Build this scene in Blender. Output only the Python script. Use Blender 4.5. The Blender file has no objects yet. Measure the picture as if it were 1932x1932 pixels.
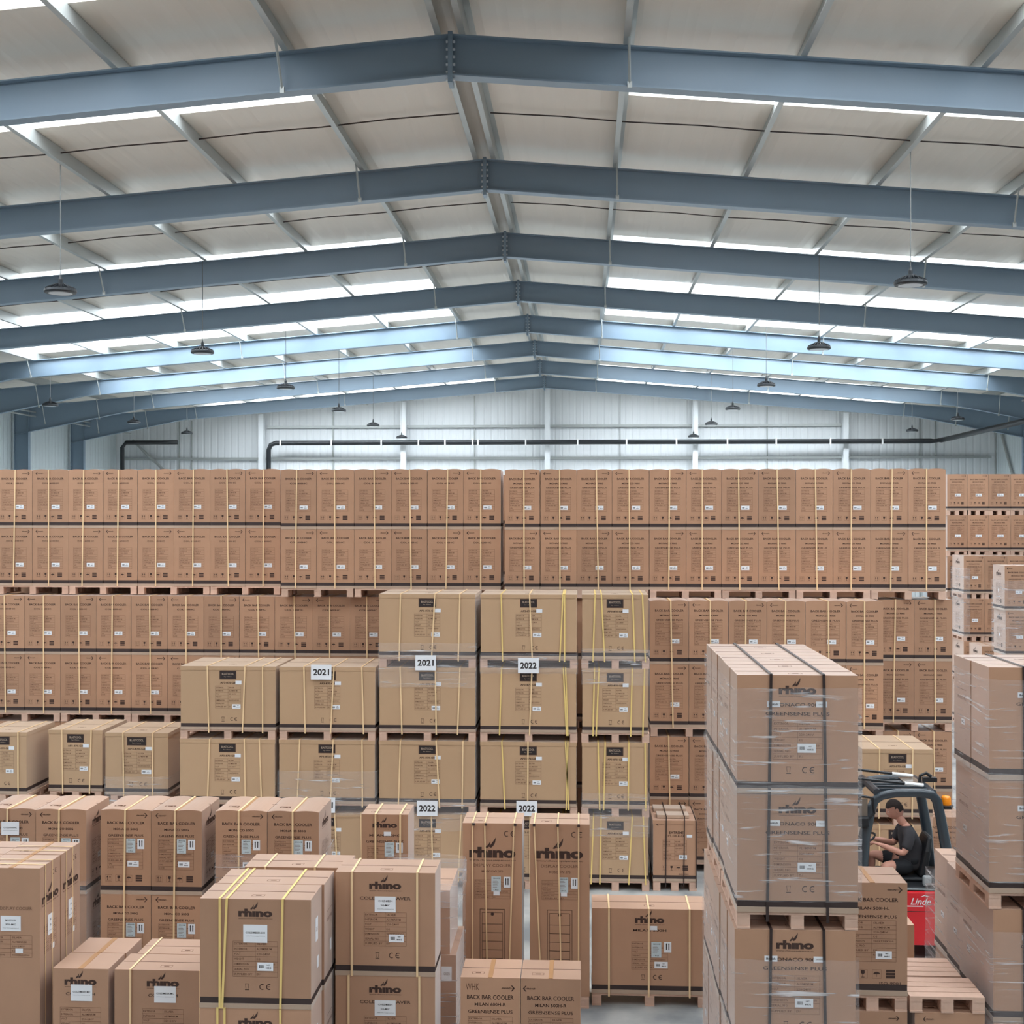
import bpy, bmesh, math, random
from mathutils import Vector, Matrix
random.seed(7)
S = bpy.context.scene
COL = S.collection
PI = math.pi

# ------------------------------------------------------------------ camera, world, light, exposure
F = 2460.0; YAW = math.radians(3.1); CAMZ = 5.2; HOR = 972.0
cd = bpy.data.cameras.new('camera'); cam = bpy.data.objects.new('camera', cd); COL.objects.link(cam)
cam.location = (0, 0, CAMZ); cam.rotation_euler = (PI/2, 0, YAW)
cd.sensor_width = 36; cd.lens = 36*F/1932.0; cd.shift_y = (HOR-966)/1932.0
cd.clip_start = .1; cd.clip_end = 400
S.camera = cam
S.view_settings.view_transform = 'Standard'; S.view_settings.look = 'None'
S.view_settings.gamma = 1; S.view_settings.use_curve_mapping = False
S.view_settings.exposure = 0.08
W = bpy.data.worlds.new('daylight'); S.world = W; W.use_nodes = True
W.node_tree.nodes['Background'].inputs[0].default_value = (1.0, .94, .88, 1)
W.node_tree.nodes['Background'].inputs[1].default_value = .38

RX = -1.73; SL = .083; HALF = 21.9; RTOP = CAMZ+6.3; PUR = .28; ROOF = RTOP+PUR+.005; SPC = 2.24
YG = 65.2; YB = -17.0
SKY = [2.0, 7.9, 13.85, 18.23, 24.3, 29.8, 35.05, 39.9, 45.0, 50.1, 55.3, 60.6]; SKW = 1.65
def rz(x): return -SL*abs(x-RX)
def pos(s, k): return (2.34+2.28*(k-1)) if s > 0 else (2.22+2.29*(k-1))
for y0 in SKY:                      # daylight through each strip of rooflights
    for s in (-1, 1):
        ld = bpy.data.lights.new('rooflight_daylight', 'AREA'); ld.shape = 'RECTANGLE'
        ld.size = 13.3; ld.size_y = SKW-.1; ld.energy = 1050 if y0 > 38 else 760; ld.color = (.95, .98, 1.0)
        lo = bpy.data.objects.new('rooflight_daylight', ld); COL.objects.link(lo)
        cx = RX+s*(pos(s, 1)+pos(s, 7))/2
        lo.location = (cx, y0+SKW/2, ROOF+rz(cx)+.22)
        lo.rotation_euler = (0, s*math.atan(SL), 0)
        lo['kind'] = 'structure'

# ------------------------------------------------------------------ helpers
def xat(px, Y):
    u = (px-966.0)/F; s, c = math.sin(YAW), math.cos(YAW)
    return Y*(u*c-s)/(c+u*s)
def zat(py, Y): return CAMZ-(py-HOR)*Y/F

def srgb(r, g, b):
    f = lambda v: (v/255/12.92) if v/255 <= .04045 else ((v/255+.055)/1.055)**2.4
    return (f(r), f(g), f(b), 1)

def mat(name, col, rough=.6, metal=0, var=0, bump=0, bscale=30, spec=.5, coat=0):
    m = bpy.data.materials.new(name); m.use_nodes = True
    nt = m.node_tree; N = nt.nodes; L = nt.links; p = N['Principled BSDF']
    p.inputs['Base Color'].default_value = col; p.inputs['Roughness'].default_value = rough
    p.inputs['Metallic'].default_value = metal; p.inputs['Specular IOR Level'].default_value = spec
    p.inputs['Coat Weight'].default_value = coat
    if 'cardboard' in name:
        p.inputs['Sheen Weight'].default_value = .62; p.inputs['Sheen Roughness'].default_value = .4; p.inputs['Sheen Tint'].default_value = (.95, .98, 1, 1)
    if var or bump:
        tc = N.new('ShaderNodeTexCoord'); nz = N.new('ShaderNodeTexNoise')
        nz.inputs['Scale'].default_value = bscale; nz.inputs['Detail'].default_value = 3
        L.new(tc.outputs['Object'], nz.inputs['Vector'])
        if var:
            oi = N.new('ShaderNodeObjectInfo')
            a = N.new('ShaderNodeMath'); a.operation = 'MULTIPLY_ADD'
            a.inputs[1].default_value = var; a.inputs[2].default_value = 1-var/2
            L.new(oi.outputs['Random'], a.inputs[0])
            b = N.new('ShaderNodeMath'); b.operation = 'MULTIPLY_ADD'
            b.inputs[1].default_value = var*.8; b.inputs[2].default_value = -var*.4
            L.new(nz.outputs['Fac'], b.inputs[0])
            s_ = N.new('ShaderNodeMath'); s_.operation = 'ADD'
            L.new(a.outputs[0], s_.inputs[0]); L.new(b.outputs[0], s_.inputs[1])
            mx = N.new('ShaderNodeVectorMath'); mx.operation = 'SCALE'
            mx.inputs[0].default_value = col[:3]; L.new(s_.outputs[0], mx.inputs['Scale'])
            L.new(mx.outputs[0], p.inputs['Base Color'])
        if bump:
            bp = N.new('ShaderNodeBump'); bp.inputs['Strength'].default_value = bump; bp.inputs['Distance'].default_value = .01
            L.new(nz.outputs['Fac'], bp.inputs['Height']); L.new(bp.outputs[0], p.inputs['Normal'])
    return m

M = {}
M['card'] = mat('cardboard', srgb(178, 136, 107), .42, var=.2, bscale=4, spec=.6)
M['cardtan'] = mat('tan_cardboard', srgb(190, 156, 122), .42, var=.10, bscale=3, spec=.6)
M['tray'] = mat('tray_cardboard', srgb(182, 158, 138), .8, var=.1, bscale=5)
M['seam'] = mat('cardboard_seam', srgb(120, 86, 64), .8)
M['tape'] = mat('packing_tape', srgb(176, 132, 92), .3)
M['ink'] = mat('brown_black_ink', srgb(66, 44, 36), .7)
M['inkl'] = mat('thin_brown_ink', srgb(112, 80, 62), .8)
M['black'] = mat('black_ink', srgb(38, 30, 30), .7)
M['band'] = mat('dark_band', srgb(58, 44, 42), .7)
M['paper'] = mat('white_paper', srgb(232, 234, 238), .6)
M['papergrey'] = mat('pale_grey_label', srgb(196, 208, 212), .6)
M['pallet'] = mat('pallet_wood', srgb(206, 172, 152), .8, var=.18, bump=.4, bscale=18)
M['strap'] = mat('cream_strap', srgb(238, 206, 160), .45)
M['yellow'] = mat('yellow_strap', srgb(236, 206, 130), .45)
M['bstrap'] = mat('black_strap', srgb(48, 34, 32), .45)
M['steel'] = mat('blue_grey_painted_steel', srgb(124, 143, 159), .42, spec=.5)
M['galv'] = mat('galvanised_steel', srgb(176, 180, 178), .42, metal=.35, var=.08, bscale=8)
M['bolt'] = mat('bolt_steel', srgb(215, 222, 228), .4)
M['pipe'] = mat('black_pipe', srgb(34, 38, 42), .35)
M['white'] = mat('white_plastic', srgb(235, 235, 235), .4)
M['post'] = mat('white_painted_steel', srgb(226, 230, 232), .5)
M['lampb'] = mat('black_lamp_housing', srgb(38, 42, 46), .45)
M['lens'] = mat('frosted_lamp_lens', srgb(190, 196, 200), .3)
M['cable'] = mat('lamp_cable', srgb(120, 122, 120), .6)
M['truck'] = mat('dark_slate_truck_paint', srgb(44, 54, 62), .32, coat=.4)
M['truckb'] = mat('black_truck_plastic', srgb(24, 26, 30), .5)
M['red'] = mat('red_truck_paint', srgb(214, 22, 34), .35, coat=.3)
M['orange'] = mat('orange_beacon', srgb(240, 140, 20), .25)
M['rubber'] = mat('tyre_rubber', srgb(26, 26, 26), .85)
M['grey'] = mat('grey_plastic', srgb(150, 156, 158), .5)
M['skin'] = mat('skin', srgb(206, 150, 130), .55)
M['hair'] = mat('short_brown_hair', srgb(48, 36, 32), .8, bump=.6, bscale=120)
M['shirt'] = mat('charcoal_cloth', srgb(52, 50, 54), .85, bump=.3, bscale=20)
M['shorts'] = mat('black_cloth', srgb(26, 27, 32), .85)
M['glass'] = mat('smoked_glass', srgb(120, 110, 100), .1)

def wave_mat(name, col, scale, axis, strength, rough=.5, dist=.03, stain=0):
    m = mat(name, col, rough); nt = m.node_tree; N = nt.nodes; L = nt.links; p = N['Principled BSDF']
    tc = N.new('ShaderNodeTexCoord'); wv = N.new('ShaderNodeTexWave'); wv.bands_direction = axis
    wv.inputs['Scale'].default_value = scale; wv.inputs['Distortion'].default_value = 0
    L.new(tc.outputs['Object'], wv.inputs['Vector'])
    rp = N.new('ShaderNodeValToRGB'); rp.color_ramp.elements[0].position = .0; rp.color_ramp.elements[1].position = .35
    L.new(wv.outputs['Fac'], rp.inputs[0])
    bp = N.new('ShaderNodeBump'); bp.inputs['Strength'].default_value = strength; bp.inputs['Distance'].default_value = dist
    L.new(rp.outputs[0], bp.inputs['Height']); L.new(bp.outputs[0], p.inputs['Normal'])
    if stain:
        nz = N.new('ShaderNodeTexNoise'); nz.inputs['Scale'].default_value = .35; nz.inputs['Detail'].default_value = 4
        L.new(tc.outputs['Object'], nz.inputs['Vector'])
        mx = N.new('ShaderNodeMix'); mx.data_type = 'RGBA'
        mx.inputs['A'].default_value = col; mx.inputs['B'].default_value = (col[0]*(1-stain), col[1]*(1-stain), col[2]*(1-stain), 1)
        L.new(nz.outputs['Fac'], mx.inputs['Factor']); L.new(mx.outputs['Result'], p.inputs['Base Color'])
    return m
M['roof'] = wave_mat('roof_liner_sheet', srgb(226, 218, 206), .9, 'X', .25, .45, .02, .12)
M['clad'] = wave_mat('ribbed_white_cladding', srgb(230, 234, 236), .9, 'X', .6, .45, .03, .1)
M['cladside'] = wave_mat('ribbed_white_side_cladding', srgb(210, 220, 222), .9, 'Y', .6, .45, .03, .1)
# concrete floor
m = mat('concrete', srgb(176, 178, 178), .45); N = m.node_tree.nodes; L = m.node_tree.links
tc = N.new('ShaderNodeTexCoord'); n1 = N.new('ShaderNodeTexNoise'); n1.inputs['Scale'].default_value = 1.2; n1.inputs['Detail'].default_value = 8
cr = N.new('ShaderNodeValToRGB'); cr.color_ramp.elements[0].color = srgb(118, 122, 124); cr.color_ramp.elements[0].position = .35
cr.color_ramp.elements[1].color = srgb(180, 180, 176); cr.color_ramp.elements[1].position = .65
L.new(tc.outputs['Object'], n1.inputs['Vector']); L.new(n1.outputs['Fac'], cr.inputs[0]); L.new(cr.outputs[0], N['Principled BSDF'].inputs['Base Color'])
M['concrete'] = m
# rooflight glazing
m = bpy.data.materials.new('rooflight_glazing'); m.use_nodes = True; N = m.node_tree.nodes; L = m.node_tree.links
N.remove(N['Principled BSDF']); o = N['Material Output']
tr = N.new('ShaderNodeBsdfTransparent'); tr.inputs[0].default_value = (.96, .98, 1, 1); df = N.new('ShaderNodeBsdfTranslucent'); df.inputs[0].default_value = (.9, .95, 1, 1)
mx = N.new('ShaderNodeMixShader'); mx.inputs[0].default_value = .15
L.new(tr.outputs[0], mx.inputs[1]); L.new(df.outputs[0], mx.inputs[2]); L.new(mx.outputs[0], o.inputs[0])
M['glaze'] = m
# stretch film: clear plastic with milky creases
def film_mat(name, base, streak, sx, sz):
    m = bpy.data.materials.new(name); m.use_nodes = True; N = m.node_tree.nodes; L = m.node_tree.links
    p = N['Principled BSDF']; o = N['Material Output']
    p.inputs['Base Color'].default_value = (.80, .81, .84, 1); p.inputs['Roughness'].default_value = .3
    tc = N.new('ShaderNodeTexCoord'); mp = N.new('ShaderNodeMapping'); mp.inputs['Scale'].default_value = (sx, sx, sz)
    nz = N.new('ShaderNodeTexNoise'); nz.inputs['Scale'].default_value = 1; nz.inputs['Detail'].default_value = 3; nz.inputs['Distortion'].default_value = .5
    L.new(tc.outputs['Object'], mp.inputs[0]); L.new(mp.outputs[0], nz.inputs['Vector'])
    cr = N.new('ShaderNodeValToRGB'); e = cr.color_ramp.elements
    e[0].position = .60; e[0].color = (base, base, base, 1); e[1].position = .74; e[1].color = (streak, streak, streak, 1)
    L.new(nz.outputs['Fac'], cr.inputs[0])
    bp = N.new('ShaderNodeBump'); bp.inputs['Strength'].default_value = .5; bp.inputs['Distance'].default_value = .01
    L.new(nz.outputs['Fac'], bp.inputs['Height']); L.new(bp.outputs[0], p.inputs['Normal'])
    tr = N.new('ShaderNodeBsdfTransparent'); mx = N.new('ShaderNodeMixShader')
    L.new(cr.outputs[0], mx.inputs[0]); L.new(tr.outputs[0], mx.inputs[1]); L.new(p.outputs[0], mx.inputs[2]); L.new(mx.outputs[0], o.inputs[0])
    return m
M['film'] = film_mat('stretch_film', .11, .75, 2.2, 34)
M['filmthick'] = film_mat('bunched_stretch_film', .26, .8, 3, 30)
M['filmside'] = film_mat('side_stretch_film', .10, .5, 5, 9)

class MB:
    def __init__(s): s.v = []; s.f = []; s.mi = []; s.sm = False
    def quad(s, a, b, c, d, mi=0):
        n = len(s.v); s.v += [tuple(a), tuple(b), tuple(c), tuple(d)]; s.f.append((n, n+1, n+2, n+3)); s.mi.append(mi)
    def box(s, x0, x1, y0, y1, z0, z1, mi=0):
        n = len(s.v)
        s.v += [(x0,y0,z0),(x1,y0,z0),(x1,y1,z0),(x0,y1,z0),(x0,y0,z1),(x1,y0,z1),(x1,y1,z1),(x0,y1,z1)]
        for q in ((0,3,2,1),(4,5,6,7),(0,1,5,4),(1,2,6,5),(2,3,7,6),(3,0,4,7)):
            s.f.append(tuple(n+i for i in q)); s.mi.append(mi)
        return s
    def loft(s, rings, mi=0, cap=True):
        n = len(s.v); k = len(rings[0])
        for r in rings: s.v += [tuple(p) for p in r]
        for i in range(len(rings)-1):
            for j in range(k):
                a = n+i*k+j; b = n+i*k+(j+1) % k
                s.f.append((a, b, b+k, a+k)); s.mi.append(mi)
        if cap:
            s.f.append(tuple(n+j for j in range(k))[::-1]); s.mi.append(mi)
            s.f.append(tuple(n+(len(rings)-1)*k+j for j in range(k))); s.mi.append(mi)
        return s
    def tube(s, pts, r, n=8, mi=0, sx=1.0):
        pts = [Vector(p) for p in pts]; rings = []
        for i, p in enumerate(pts):
            d = (pts[min(i+1, len(pts)-1)]-pts[max(i-1, 0)]).normalized()
            up = Vector((0, 1, 0)) if abs(d.y) < .9 else Vector((0, 0, 1))
            a = d.cross(up).normalized(); b = a.cross(d).normalized()
            rr = r[i] if isinstance(r, (list, tuple)) else r
            rings.append([p+a*math.cos(2*PI*j/n)*rr+b*math.sin(2*PI*j/n)*rr*sx for j in range(n)])
        return s.loft(rings, mi)
    def lathe(s, prof, c=(0, 0, 0), n=24, mi=0):
        rings = [[(c[0]+r*math.cos(2*PI*j/n), c[1]+r*math.sin(2*PI*j/n), c[2]+z) for j in range(n)] for r, z in prof]
        return s.loft(rings, mi)
    def mesh(s, name, mats):
        me = bpy.data.meshes.new(name); me.from_pydata(s.v, [], s.f)
        for m_ in mats: me.materials.append(m_)
        if len(mats) > 1: me.polygons.foreach_set('material_index', s.mi)
        if s.sm:
            me.polygons.foreach_set('use_smooth', [True]*len(me.polygons))
        me.update(); return me
def link(name, me, parent=None, loc=(0, 0, 0), rot=(0, 0, 0)):
    o = bpy.data.objects.new(name, me); COL.objects.link(o); o.parent = parent
    o.location = loc; o.rotation_euler = rot; return o
def fixn(me):
    bm = bmesh.new(); bm.from_mesh(me); bmesh.ops.recalc_face_normals(bm, faces=bm.faces); bm.to_mesh(me); bm.free(); return me
def bevel(me, w=.006, seg=1):
    bm = bmesh.new(); bm.from_mesh(me); bmesh.ops.recalc_face_normals(bm, faces=bm.faces)
    ed = [e for e in bm.edges if len(e.link_faces) == 2 and e.calc_face_angle(0) > .6]
    bmesh.ops.bevel(bm, geom=ed, offset=w, segments=seg, affect='EDGES', profile=.5); bm.to_mesh(me); bm.free(); return me
def tag(o, label, cat, group=None):
    o['label'] = label; o['category'] = cat
    if group: o['group'] = group
    return o
def struct(name, me):
    o = link(name, me); o['kind'] = 'structure'; return o
def empty(name, loc, rot=(0, 0, 0)):
    o = bpy.data.objects.new(name, None); COL.objects.link(o); o.location = loc; o.rotation_euler = rot
    o.empty_display_size = .1; return o
KIDS = {}
def kid(o, c): KIDS.setdefault(o, []).append(c); return c
def copy_tree(o, parent=None):
    c = o.copy(); COL.objects.link(c)
    if parent: c.parent = parent
    for ch in KIDS.get(o, []): kid(c, copy_tree(ch, c))
    return c
ORD = 'first second third fourth fifth sixth seventh eighth ninth tenth eleventh twelfth thirteenth fourteenth fifteenth sixteenth seventeenth eighteenth nineteenth twentieth twenty-first twenty-second twenty-third twenty-fourth twenty-fifth twenty-sixth twenty-seventh'.split()

# ------------------------------------------------------------------ lettering
_dg = None
def text_pts(s, bold=0, res=2, shear=0):
    c = bpy.data.curves.new('lettering', 'FONT'); c.body = s; c.size = 1; c.resolution_u = res; c.offset = bold; c.shear = shear
    c.fill_mode = 'FRONT'
    o = bpy.data.objects.new('lettering', c); COL.objects.link(o)
    bpy.context.view_layer.update()
    dg = bpy.context.evaluated_depsgraph_get(); me = bpy.data.meshes.new_from_object(o.evaluated_get(dg))
    vs = [(v.co.x, v.co.y) for v in me.vertices]; fs = [tuple(p.vertices) for p in me.polygons]
    bpy.data.objects.remove(o); bpy.data.curves.remove(c); bpy.data.meshes.remove(me)
    return vs, fs
_tc = {}
def put_text(mb, s, cx, cz, w, h, bold=0, mi=0, res=2, y=0, shear=0):
    k = (s, bold, res, shear)
    if k not in _tc: _tc[k] = text_pts(s, bold, res, shear)
    vs, fs = _tc[k]
    if not vs: return
    x0 = min(v[0] for v in vs); x1 = max(v[0] for v in vs); z0 = min(v[1] for v in vs); z1 = max(v[1] for v in vs)
    n = len(mb.v)
    for vx, vz in vs: mb.v.append((cx+((vx-x0)/(x1-x0)-.5)*w, y, cz+((vz-z0)/(z1-z0)-.5)*h))
    for f in fs: mb.f.append(tuple(n+i for i in f)); mb.mi.append(mi)
def rect(mb, x0, x1, z0, z1, mi=0, y=0): mb.quad((x0, y, z0), (x1, y, z0), (x1, y, z1), (x0, y, z1), mi)
def poly(mb, pts, mi=0, y=0):
    n = len(mb.v); mb.v += [(a, y, b) for a, b in pts]; mb.f.append(tuple(range(n, n+len(pts)))); mb.mi.append(mi)
def rhino(mb, cx, cz, w, mi=0, url=True):
    """the maker's mark: heavy lower-case word with two horns over the i; w = width"""
    h = w*.235
    put_text(mb, 'rh\u0131no', cx, cz, w, h*1.0, bold=.055, mi=mi, res=3)
    # horns
    for (bx, bz, tx, tz, ww) in ((-.135, .10, -.045, .24, .048), (-.05, .11, .075, .33, .062)):
        b = Vector((cx+bx*w, cz+bz*w)); t = Vector((cx+tx*w, cz+tz*w)); d = t-b; nrm = Vector((-d.y, d.x)).normalized()
        L_ = []; R_ = []
        for i in range(6):
            q = i/5; wd = ww*w*math.sin(min(1, (1-q)*1.25+.02)*PI*.5)*(.75 if i == 0 else 1)
            c_ = b+d*q+nrm*(-math.sin(q*PI)*.02*w)
            L_.append(c_+nrm*wd*.5*(1 if q < 1 else 0)); R_.append(c_-nrm*wd*.5*(1 if q < 1 else 0))
        for i in range(5): poly(mb, [tuple(R_[i]), tuple(R_[i+1]), tuple(L_[i+1]), tuple(L_[i])], mi)
    if url: put_text(mb, 'www.rhinoequipment.eu', cx, cz-h*.72, w, h*.17, bold=.01, mi=mi, res=1)
def table(mb, x0, x1, z0, z1, rows=8, mi=1, split=.5, t=.0022):
    xm = x0+(x1-x0)*split
    for i in range(rows+1):
        z = z0+(z1-z0)*i/rows; rect(mb, x0, x1, z-t/2, z+t/2, mi)
    for x in (x0, xm, x1): rect(mb, x-t/2, x+t/2, z0, z1, mi)
    words = [('EXTERIOR', 'SILVER'), ('INTERIOR', 'ALUMINIUM'), ('VOLT', '220-240V'), ('WEIGHT', 'KG'), ('DIMENSION', '900X520X900'), ('SERIAL NO', ''), ('SUPPLIED BY', 'EU'), ('GAS', 'R600A'), ('DATE', '')]
    rh = (z1-z0)/rows; cw = xm-x0; cw2 = x1-xm
    for i in range(rows):
        a, b = words[i % 9]; z = z1-rh*(i+.5)
        if a: put_text(mb, a, x0+.04*cw+.075*cw*len(a)*.5, z, .075*cw*len(a), rh*.42, mi=mi, res=1, bold=.01)
        if b: put_text(mb, b, xm+.06*cw2+.075*cw2*len(b)*.5, z, .075*cw2*len(b), rh*.42, mi=mi, res=1, bold=.01)
def arrow(mb, cx, cz, L_, dirn, mi=0):
    hx = cx+dirn*L_/2; t = L_*.055
    put_text(mb, 'FRONT', cx-dirn*L_*.12, cz, L_*.62, L_*.14, mi=mi, res=1)
    rect(mb, min(cx-dirn*L_*.5, hx), max(cx-dirn*L_*.5, hx), cz-t*.22, cz+t*.22, mi)
    for s in (-1, 1):
        a = (hx, cz); b = (hx-dirn*L_*.2, cz+s*L_*.22)
        poly(mb, [a, b, (b[0]-dirn*t*1.6, b[1]), (a[0]-dirn*t*2, a[1])][::(1 if s*dirn > 0 else -1)], mi)
def icons(mb, x0, x1, zc, s, mi=0, ml=1):
    for i in range(4):
        cx = x0+(x1-x0)*(i+.5)/4; t = s*.03
        if i < 3:
            for (a, b, c, d) in ((-1, 1, -1, -1+.05), (-1, 1, 1-.05, 1), (-1, -1+.05, -1, 1), (1-.05, 1, -1, 1)):
                rect(mb, cx+a*s/2, cx+b*s/2, zc+c*s/2, zc+d*s/2, ml)
        if i == 0:
            for q in (-1, 1):
                x = cx+q*s*.2; poly(mb, [(x-s*.12, zc+s*.1), (x+s*.12, zc+s*.1), (x, zc+s*.4)], mi); rect(mb, x-s*.025, x+s*.025, zc-s*.3, zc+s*.1, mi)
            rect(mb, cx-s*.32, cx+s*.32, zc-s*.36, zc-s*.32, mi)
        elif i == 1:
            poly(mb, [(cx-s*.2, zc+s*.4), (cx-s*.22, zc+s*.1), (cx, zc-s*.08), (cx+s*.22, zc+s*.1), (cx+s*.2, zc+s*.4)], mi)
            rect(mb, cx-s*.03, cx+s*.03, zc-s*.32, zc-s*.05, mi); rect(mb, cx-s*.18, cx+s*.18, zc-s*.38, zc-s*.32, mi)
        elif i == 2:
            poly(mb, [(cx+s*.38*math.cos(a), zc+s*.25*math.sin(a)) for a in [PI*k/8 for k in range(9)]], mi); rect(mb, cx-s*.02, cx+s*.02, zc-s*.3, zc, mi)
        else:
            for k in range(3): rect(mb, cx-s*.5, cx+s*.5, zc+s*(.5-.34*k-.27), zc+s*(.5-.34*k), mi)
def ce(mb, cx, cz, h, mi=0):
    for k, x in enumerate((cx-h*.62, cx+h*.55)):
        pts = [(x+h*.5*math.cos(a), cz+h*.5*math.sin(a)) for a in [PI*.33+PI*1.34*j/10 for j in range(11)]]
        inn = [(x+h*.36*math.cos(a), cz+h*.36*math.sin(a)) for a in [PI*.33+PI*1.34*j/10 for j in range(11)]]
        for j in range(10): poly(mb, [pts[j], pts[j+1], inn[j+1], inn[j]], mi)
        if k: rect(mb, x-h*.45, x+h*.12, cz-h*.06, cz+h*.06, mi)
def bin_mark(mb, cx, cz, h, mi=0):
    t = h*.05; rect(mb, cx-h*.3, cx+h*.3, cz-h*.5, cz-h*.4, mi)
    for s in (-1, 1): poly(mb, [(cx+s*h*.16-t/2, cz-h*.28), (cx+s*h*.16+t/2, cz-h*.28), (cx+s*h*.24+t/2, cz+h*.35), (cx+s*h*.24-t/2, cz+h*.35)], mi)
    rect(mb, cx-h*.3, cx+h*.3, cz+h*.35, cz+h*.42, mi)

INK = [M['ink'], M['inkl']]
def label_mesh(name, w, h, kind):
    mb = MB(); mb.box(-w/2, w/2, -.0012, 0, -h/2, h/2, 0); y = -.0018
    if kind == 'barcode':
        for k in range(6): rect(mb, -w*.38+k*w*.05, -w*.38+k*w*.05+w*.03, -h*.18, h*.18, 1, y)
        put_text(mb, 'NET', w*.2, h*.2, w*.2, h*.14, .02, 1, 1, y); put_text(mb, '80KG', w*.2, -h*.16, w*.34, h*.2, .03, 1, 1, y)
    elif kind == 'plain':
        put_text(mb, 'GREEN', 0, 0, w*.6, h*.2, 0, 2, 1, y)
    elif kind == 'blank': pass
    elif kind == 'british':
        put_text(mb, 'British', 0, 0, w*.72, h*.4, .03, 1, 1, y)
    elif kind == 'sheet':
        put_text(mb, 'INVOICE', w*.05, h*.38, w*.7, h*.09, .02, 1, 1, y)
        for k in range(6): rect(mb, -w*.35, w*(.1+.04*(k*7 % 5)), h*(.24-.09*k), h*(.24-.09*k)+h*.022, 2, y)
        put_text(mb, '1 PCS', 0, -h*.38, w*.5, h*.08, .02, 1, 1, y)
    elif kind == 'upbars':
        for s in (-1, 1):
            rect(mb, s*w*.17-w*.07, s*w*.17+w*.07, -h*.25, h*.3, 1, y)
            poly(mb, [(s*w*.17-w*.12, h*.27), (s*w*.17+w*.12, h*.27), (s*w*.17, h*.4)], 1, y-.0002)
    elif kind.startswith('model:'):
        t = kind[6:].split('|'); n = len(t)
        for i, q in enumerate(t):
            put_text(mb, q, 0, h*(.06 if n == 1 else .22-.28*i), w*min(.82, .085*len(q)), h*.12, .02, 1, 1, y)
        put_text(mb, 'www.rhinoequipment.eu', 0, -h*(.14 if n == 1 else .30), w*.8, h*.06, 0, 1, 1, y)
    elif kind.startswith('year:'):
        put_text(mb, kind[5:], 0, 0, w*.78, h*.42, .03, 1, 4, y)
    return mb.mesh(name, [M['paper'] if kind != 'sheet' else M['papergrey'], M['black'], M['inkl']])
LM = {}
def lab(kind, w, h):
    k = (kind, w, h)
    if k not in LM: LM[k] = label_mesh('paper_label', w, h, kind)
    return LM[k]

# ------------------------------------------------------------------ cartons
def carton_body(w, d, h, bulge=0, tan=False, lid=0, tape='y', band=.055, tray=.045):
    """sleeve with folded top, resting in a shallow tray; origin at front-bottom-centre, front faces -Y"""
    mb = MB(); nx, ny = 12, 6; zb = h*(tray+band)
    def top(i, j):
        x = -w/2+w*i/nx; y = d*j/ny; u = i/nx; v = j/ny
        z = h+bulge*abs(math.sin(2*PI*u))*(.8+.2*math.sin(PI*v))
        if i in (0, nx): z -= bulge*.25
        return (x, y, z)
    idx = {}
    for i in range(nx+1):
        for j in range(ny+1): idx[i, j] = len(mb.v); mb.v.append(top(i, j))
    for i in range(nx):
        for j in range(ny): mb.f.append((idx[i, j], idx[i+1, j], idx[i+1, j+1], idx[i, j+1])); mb.mi.append(0)
    per = [(i, 0) for i in range(nx)]+[(nx, j) for j in range(ny)]+[(i, ny) for i in range(nx, 0, -1)]+[(0, j) for j in range(ny, 0, -1)]
    bot = []
    for p in per: v = mb.v[idx[p]]; bot.append(len(mb.v)); mb.v.append((v[0], v[1], zb))
    n = len(per)
    for k in range(n): mb.f.append((idx[per[k]], bot[k], bot[(k+1) % n], idx[per[(k+1) % n]])); mb.mi.append(0)
    mb.f.append(tuple(bot)[::-1]); mb.mi.append(0)
    e = .002
    # tape and flap seam on top
    if tape:
        zt = h+.0025
        if tape == 'y':
            mb.box(-.024, .024, .0, d, h-.001, zt, 2)
        elif tape == 'x':
            mb.box(-w/2, w/2, d/2-.004, d/2+.004, h-.001, zt, 1); mb.box(-.02, .02, 0, d, h-.001, zt+.001, 2)
        elif tape == 'seam':
            mb.box(-w/2+.01, w/2-.01, d/2-.003, d/2+.003, h-.001, zt, 1)
    if tape in ('x', 'seam'):
        for fx in ((0,) if w > .7 else (-w*.22,)):
            for fy in (d*.24,):
                a_, b_ = .055, .026; z_ = h+.0005+bulge
                for q in ((-a_, a_, -b_, -b_+.004), (-a_, a_, b_-.004, b_), (-a_, -a_+.004, -b_, b_), (a_-.004, a_, -b_, b_)): mb.box(fx+q[0], fx+q[1], fy+q[2], fy+q[3], h-.001, z_, 3)
                mb.box(fx-.022, fx+.026, fy-.008, fy+.01, h-.001, z_, 3)
    if lid:
        e = .005
        mb.box(-w/2-e, w/2+e, -e, 0, h-lid, h, 0); mb.box(-w/2-e, w/2+e, d, d+e, h-lid, h, 0)
        mb.box(-w/2-e, -w/2, 0, d, h-lid, h, 0); mb.box(w/2, w/2+e, 0, d, h-lid, h, 0)
    me = mb.mesh('carton', [M['cardtan'] if tan else M['card'], M['seam'], M['tape'], M['inkl']]); return me
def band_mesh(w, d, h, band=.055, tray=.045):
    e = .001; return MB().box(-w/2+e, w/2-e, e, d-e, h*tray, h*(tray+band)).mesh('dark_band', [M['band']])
def tray_mesh(w, d, h, tray=.045):
    e = -.003; return MB().box(-w/2+e, w/2-e, e, d-e, 0, h*tray).mesh('tray', [M['tray']])

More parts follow.
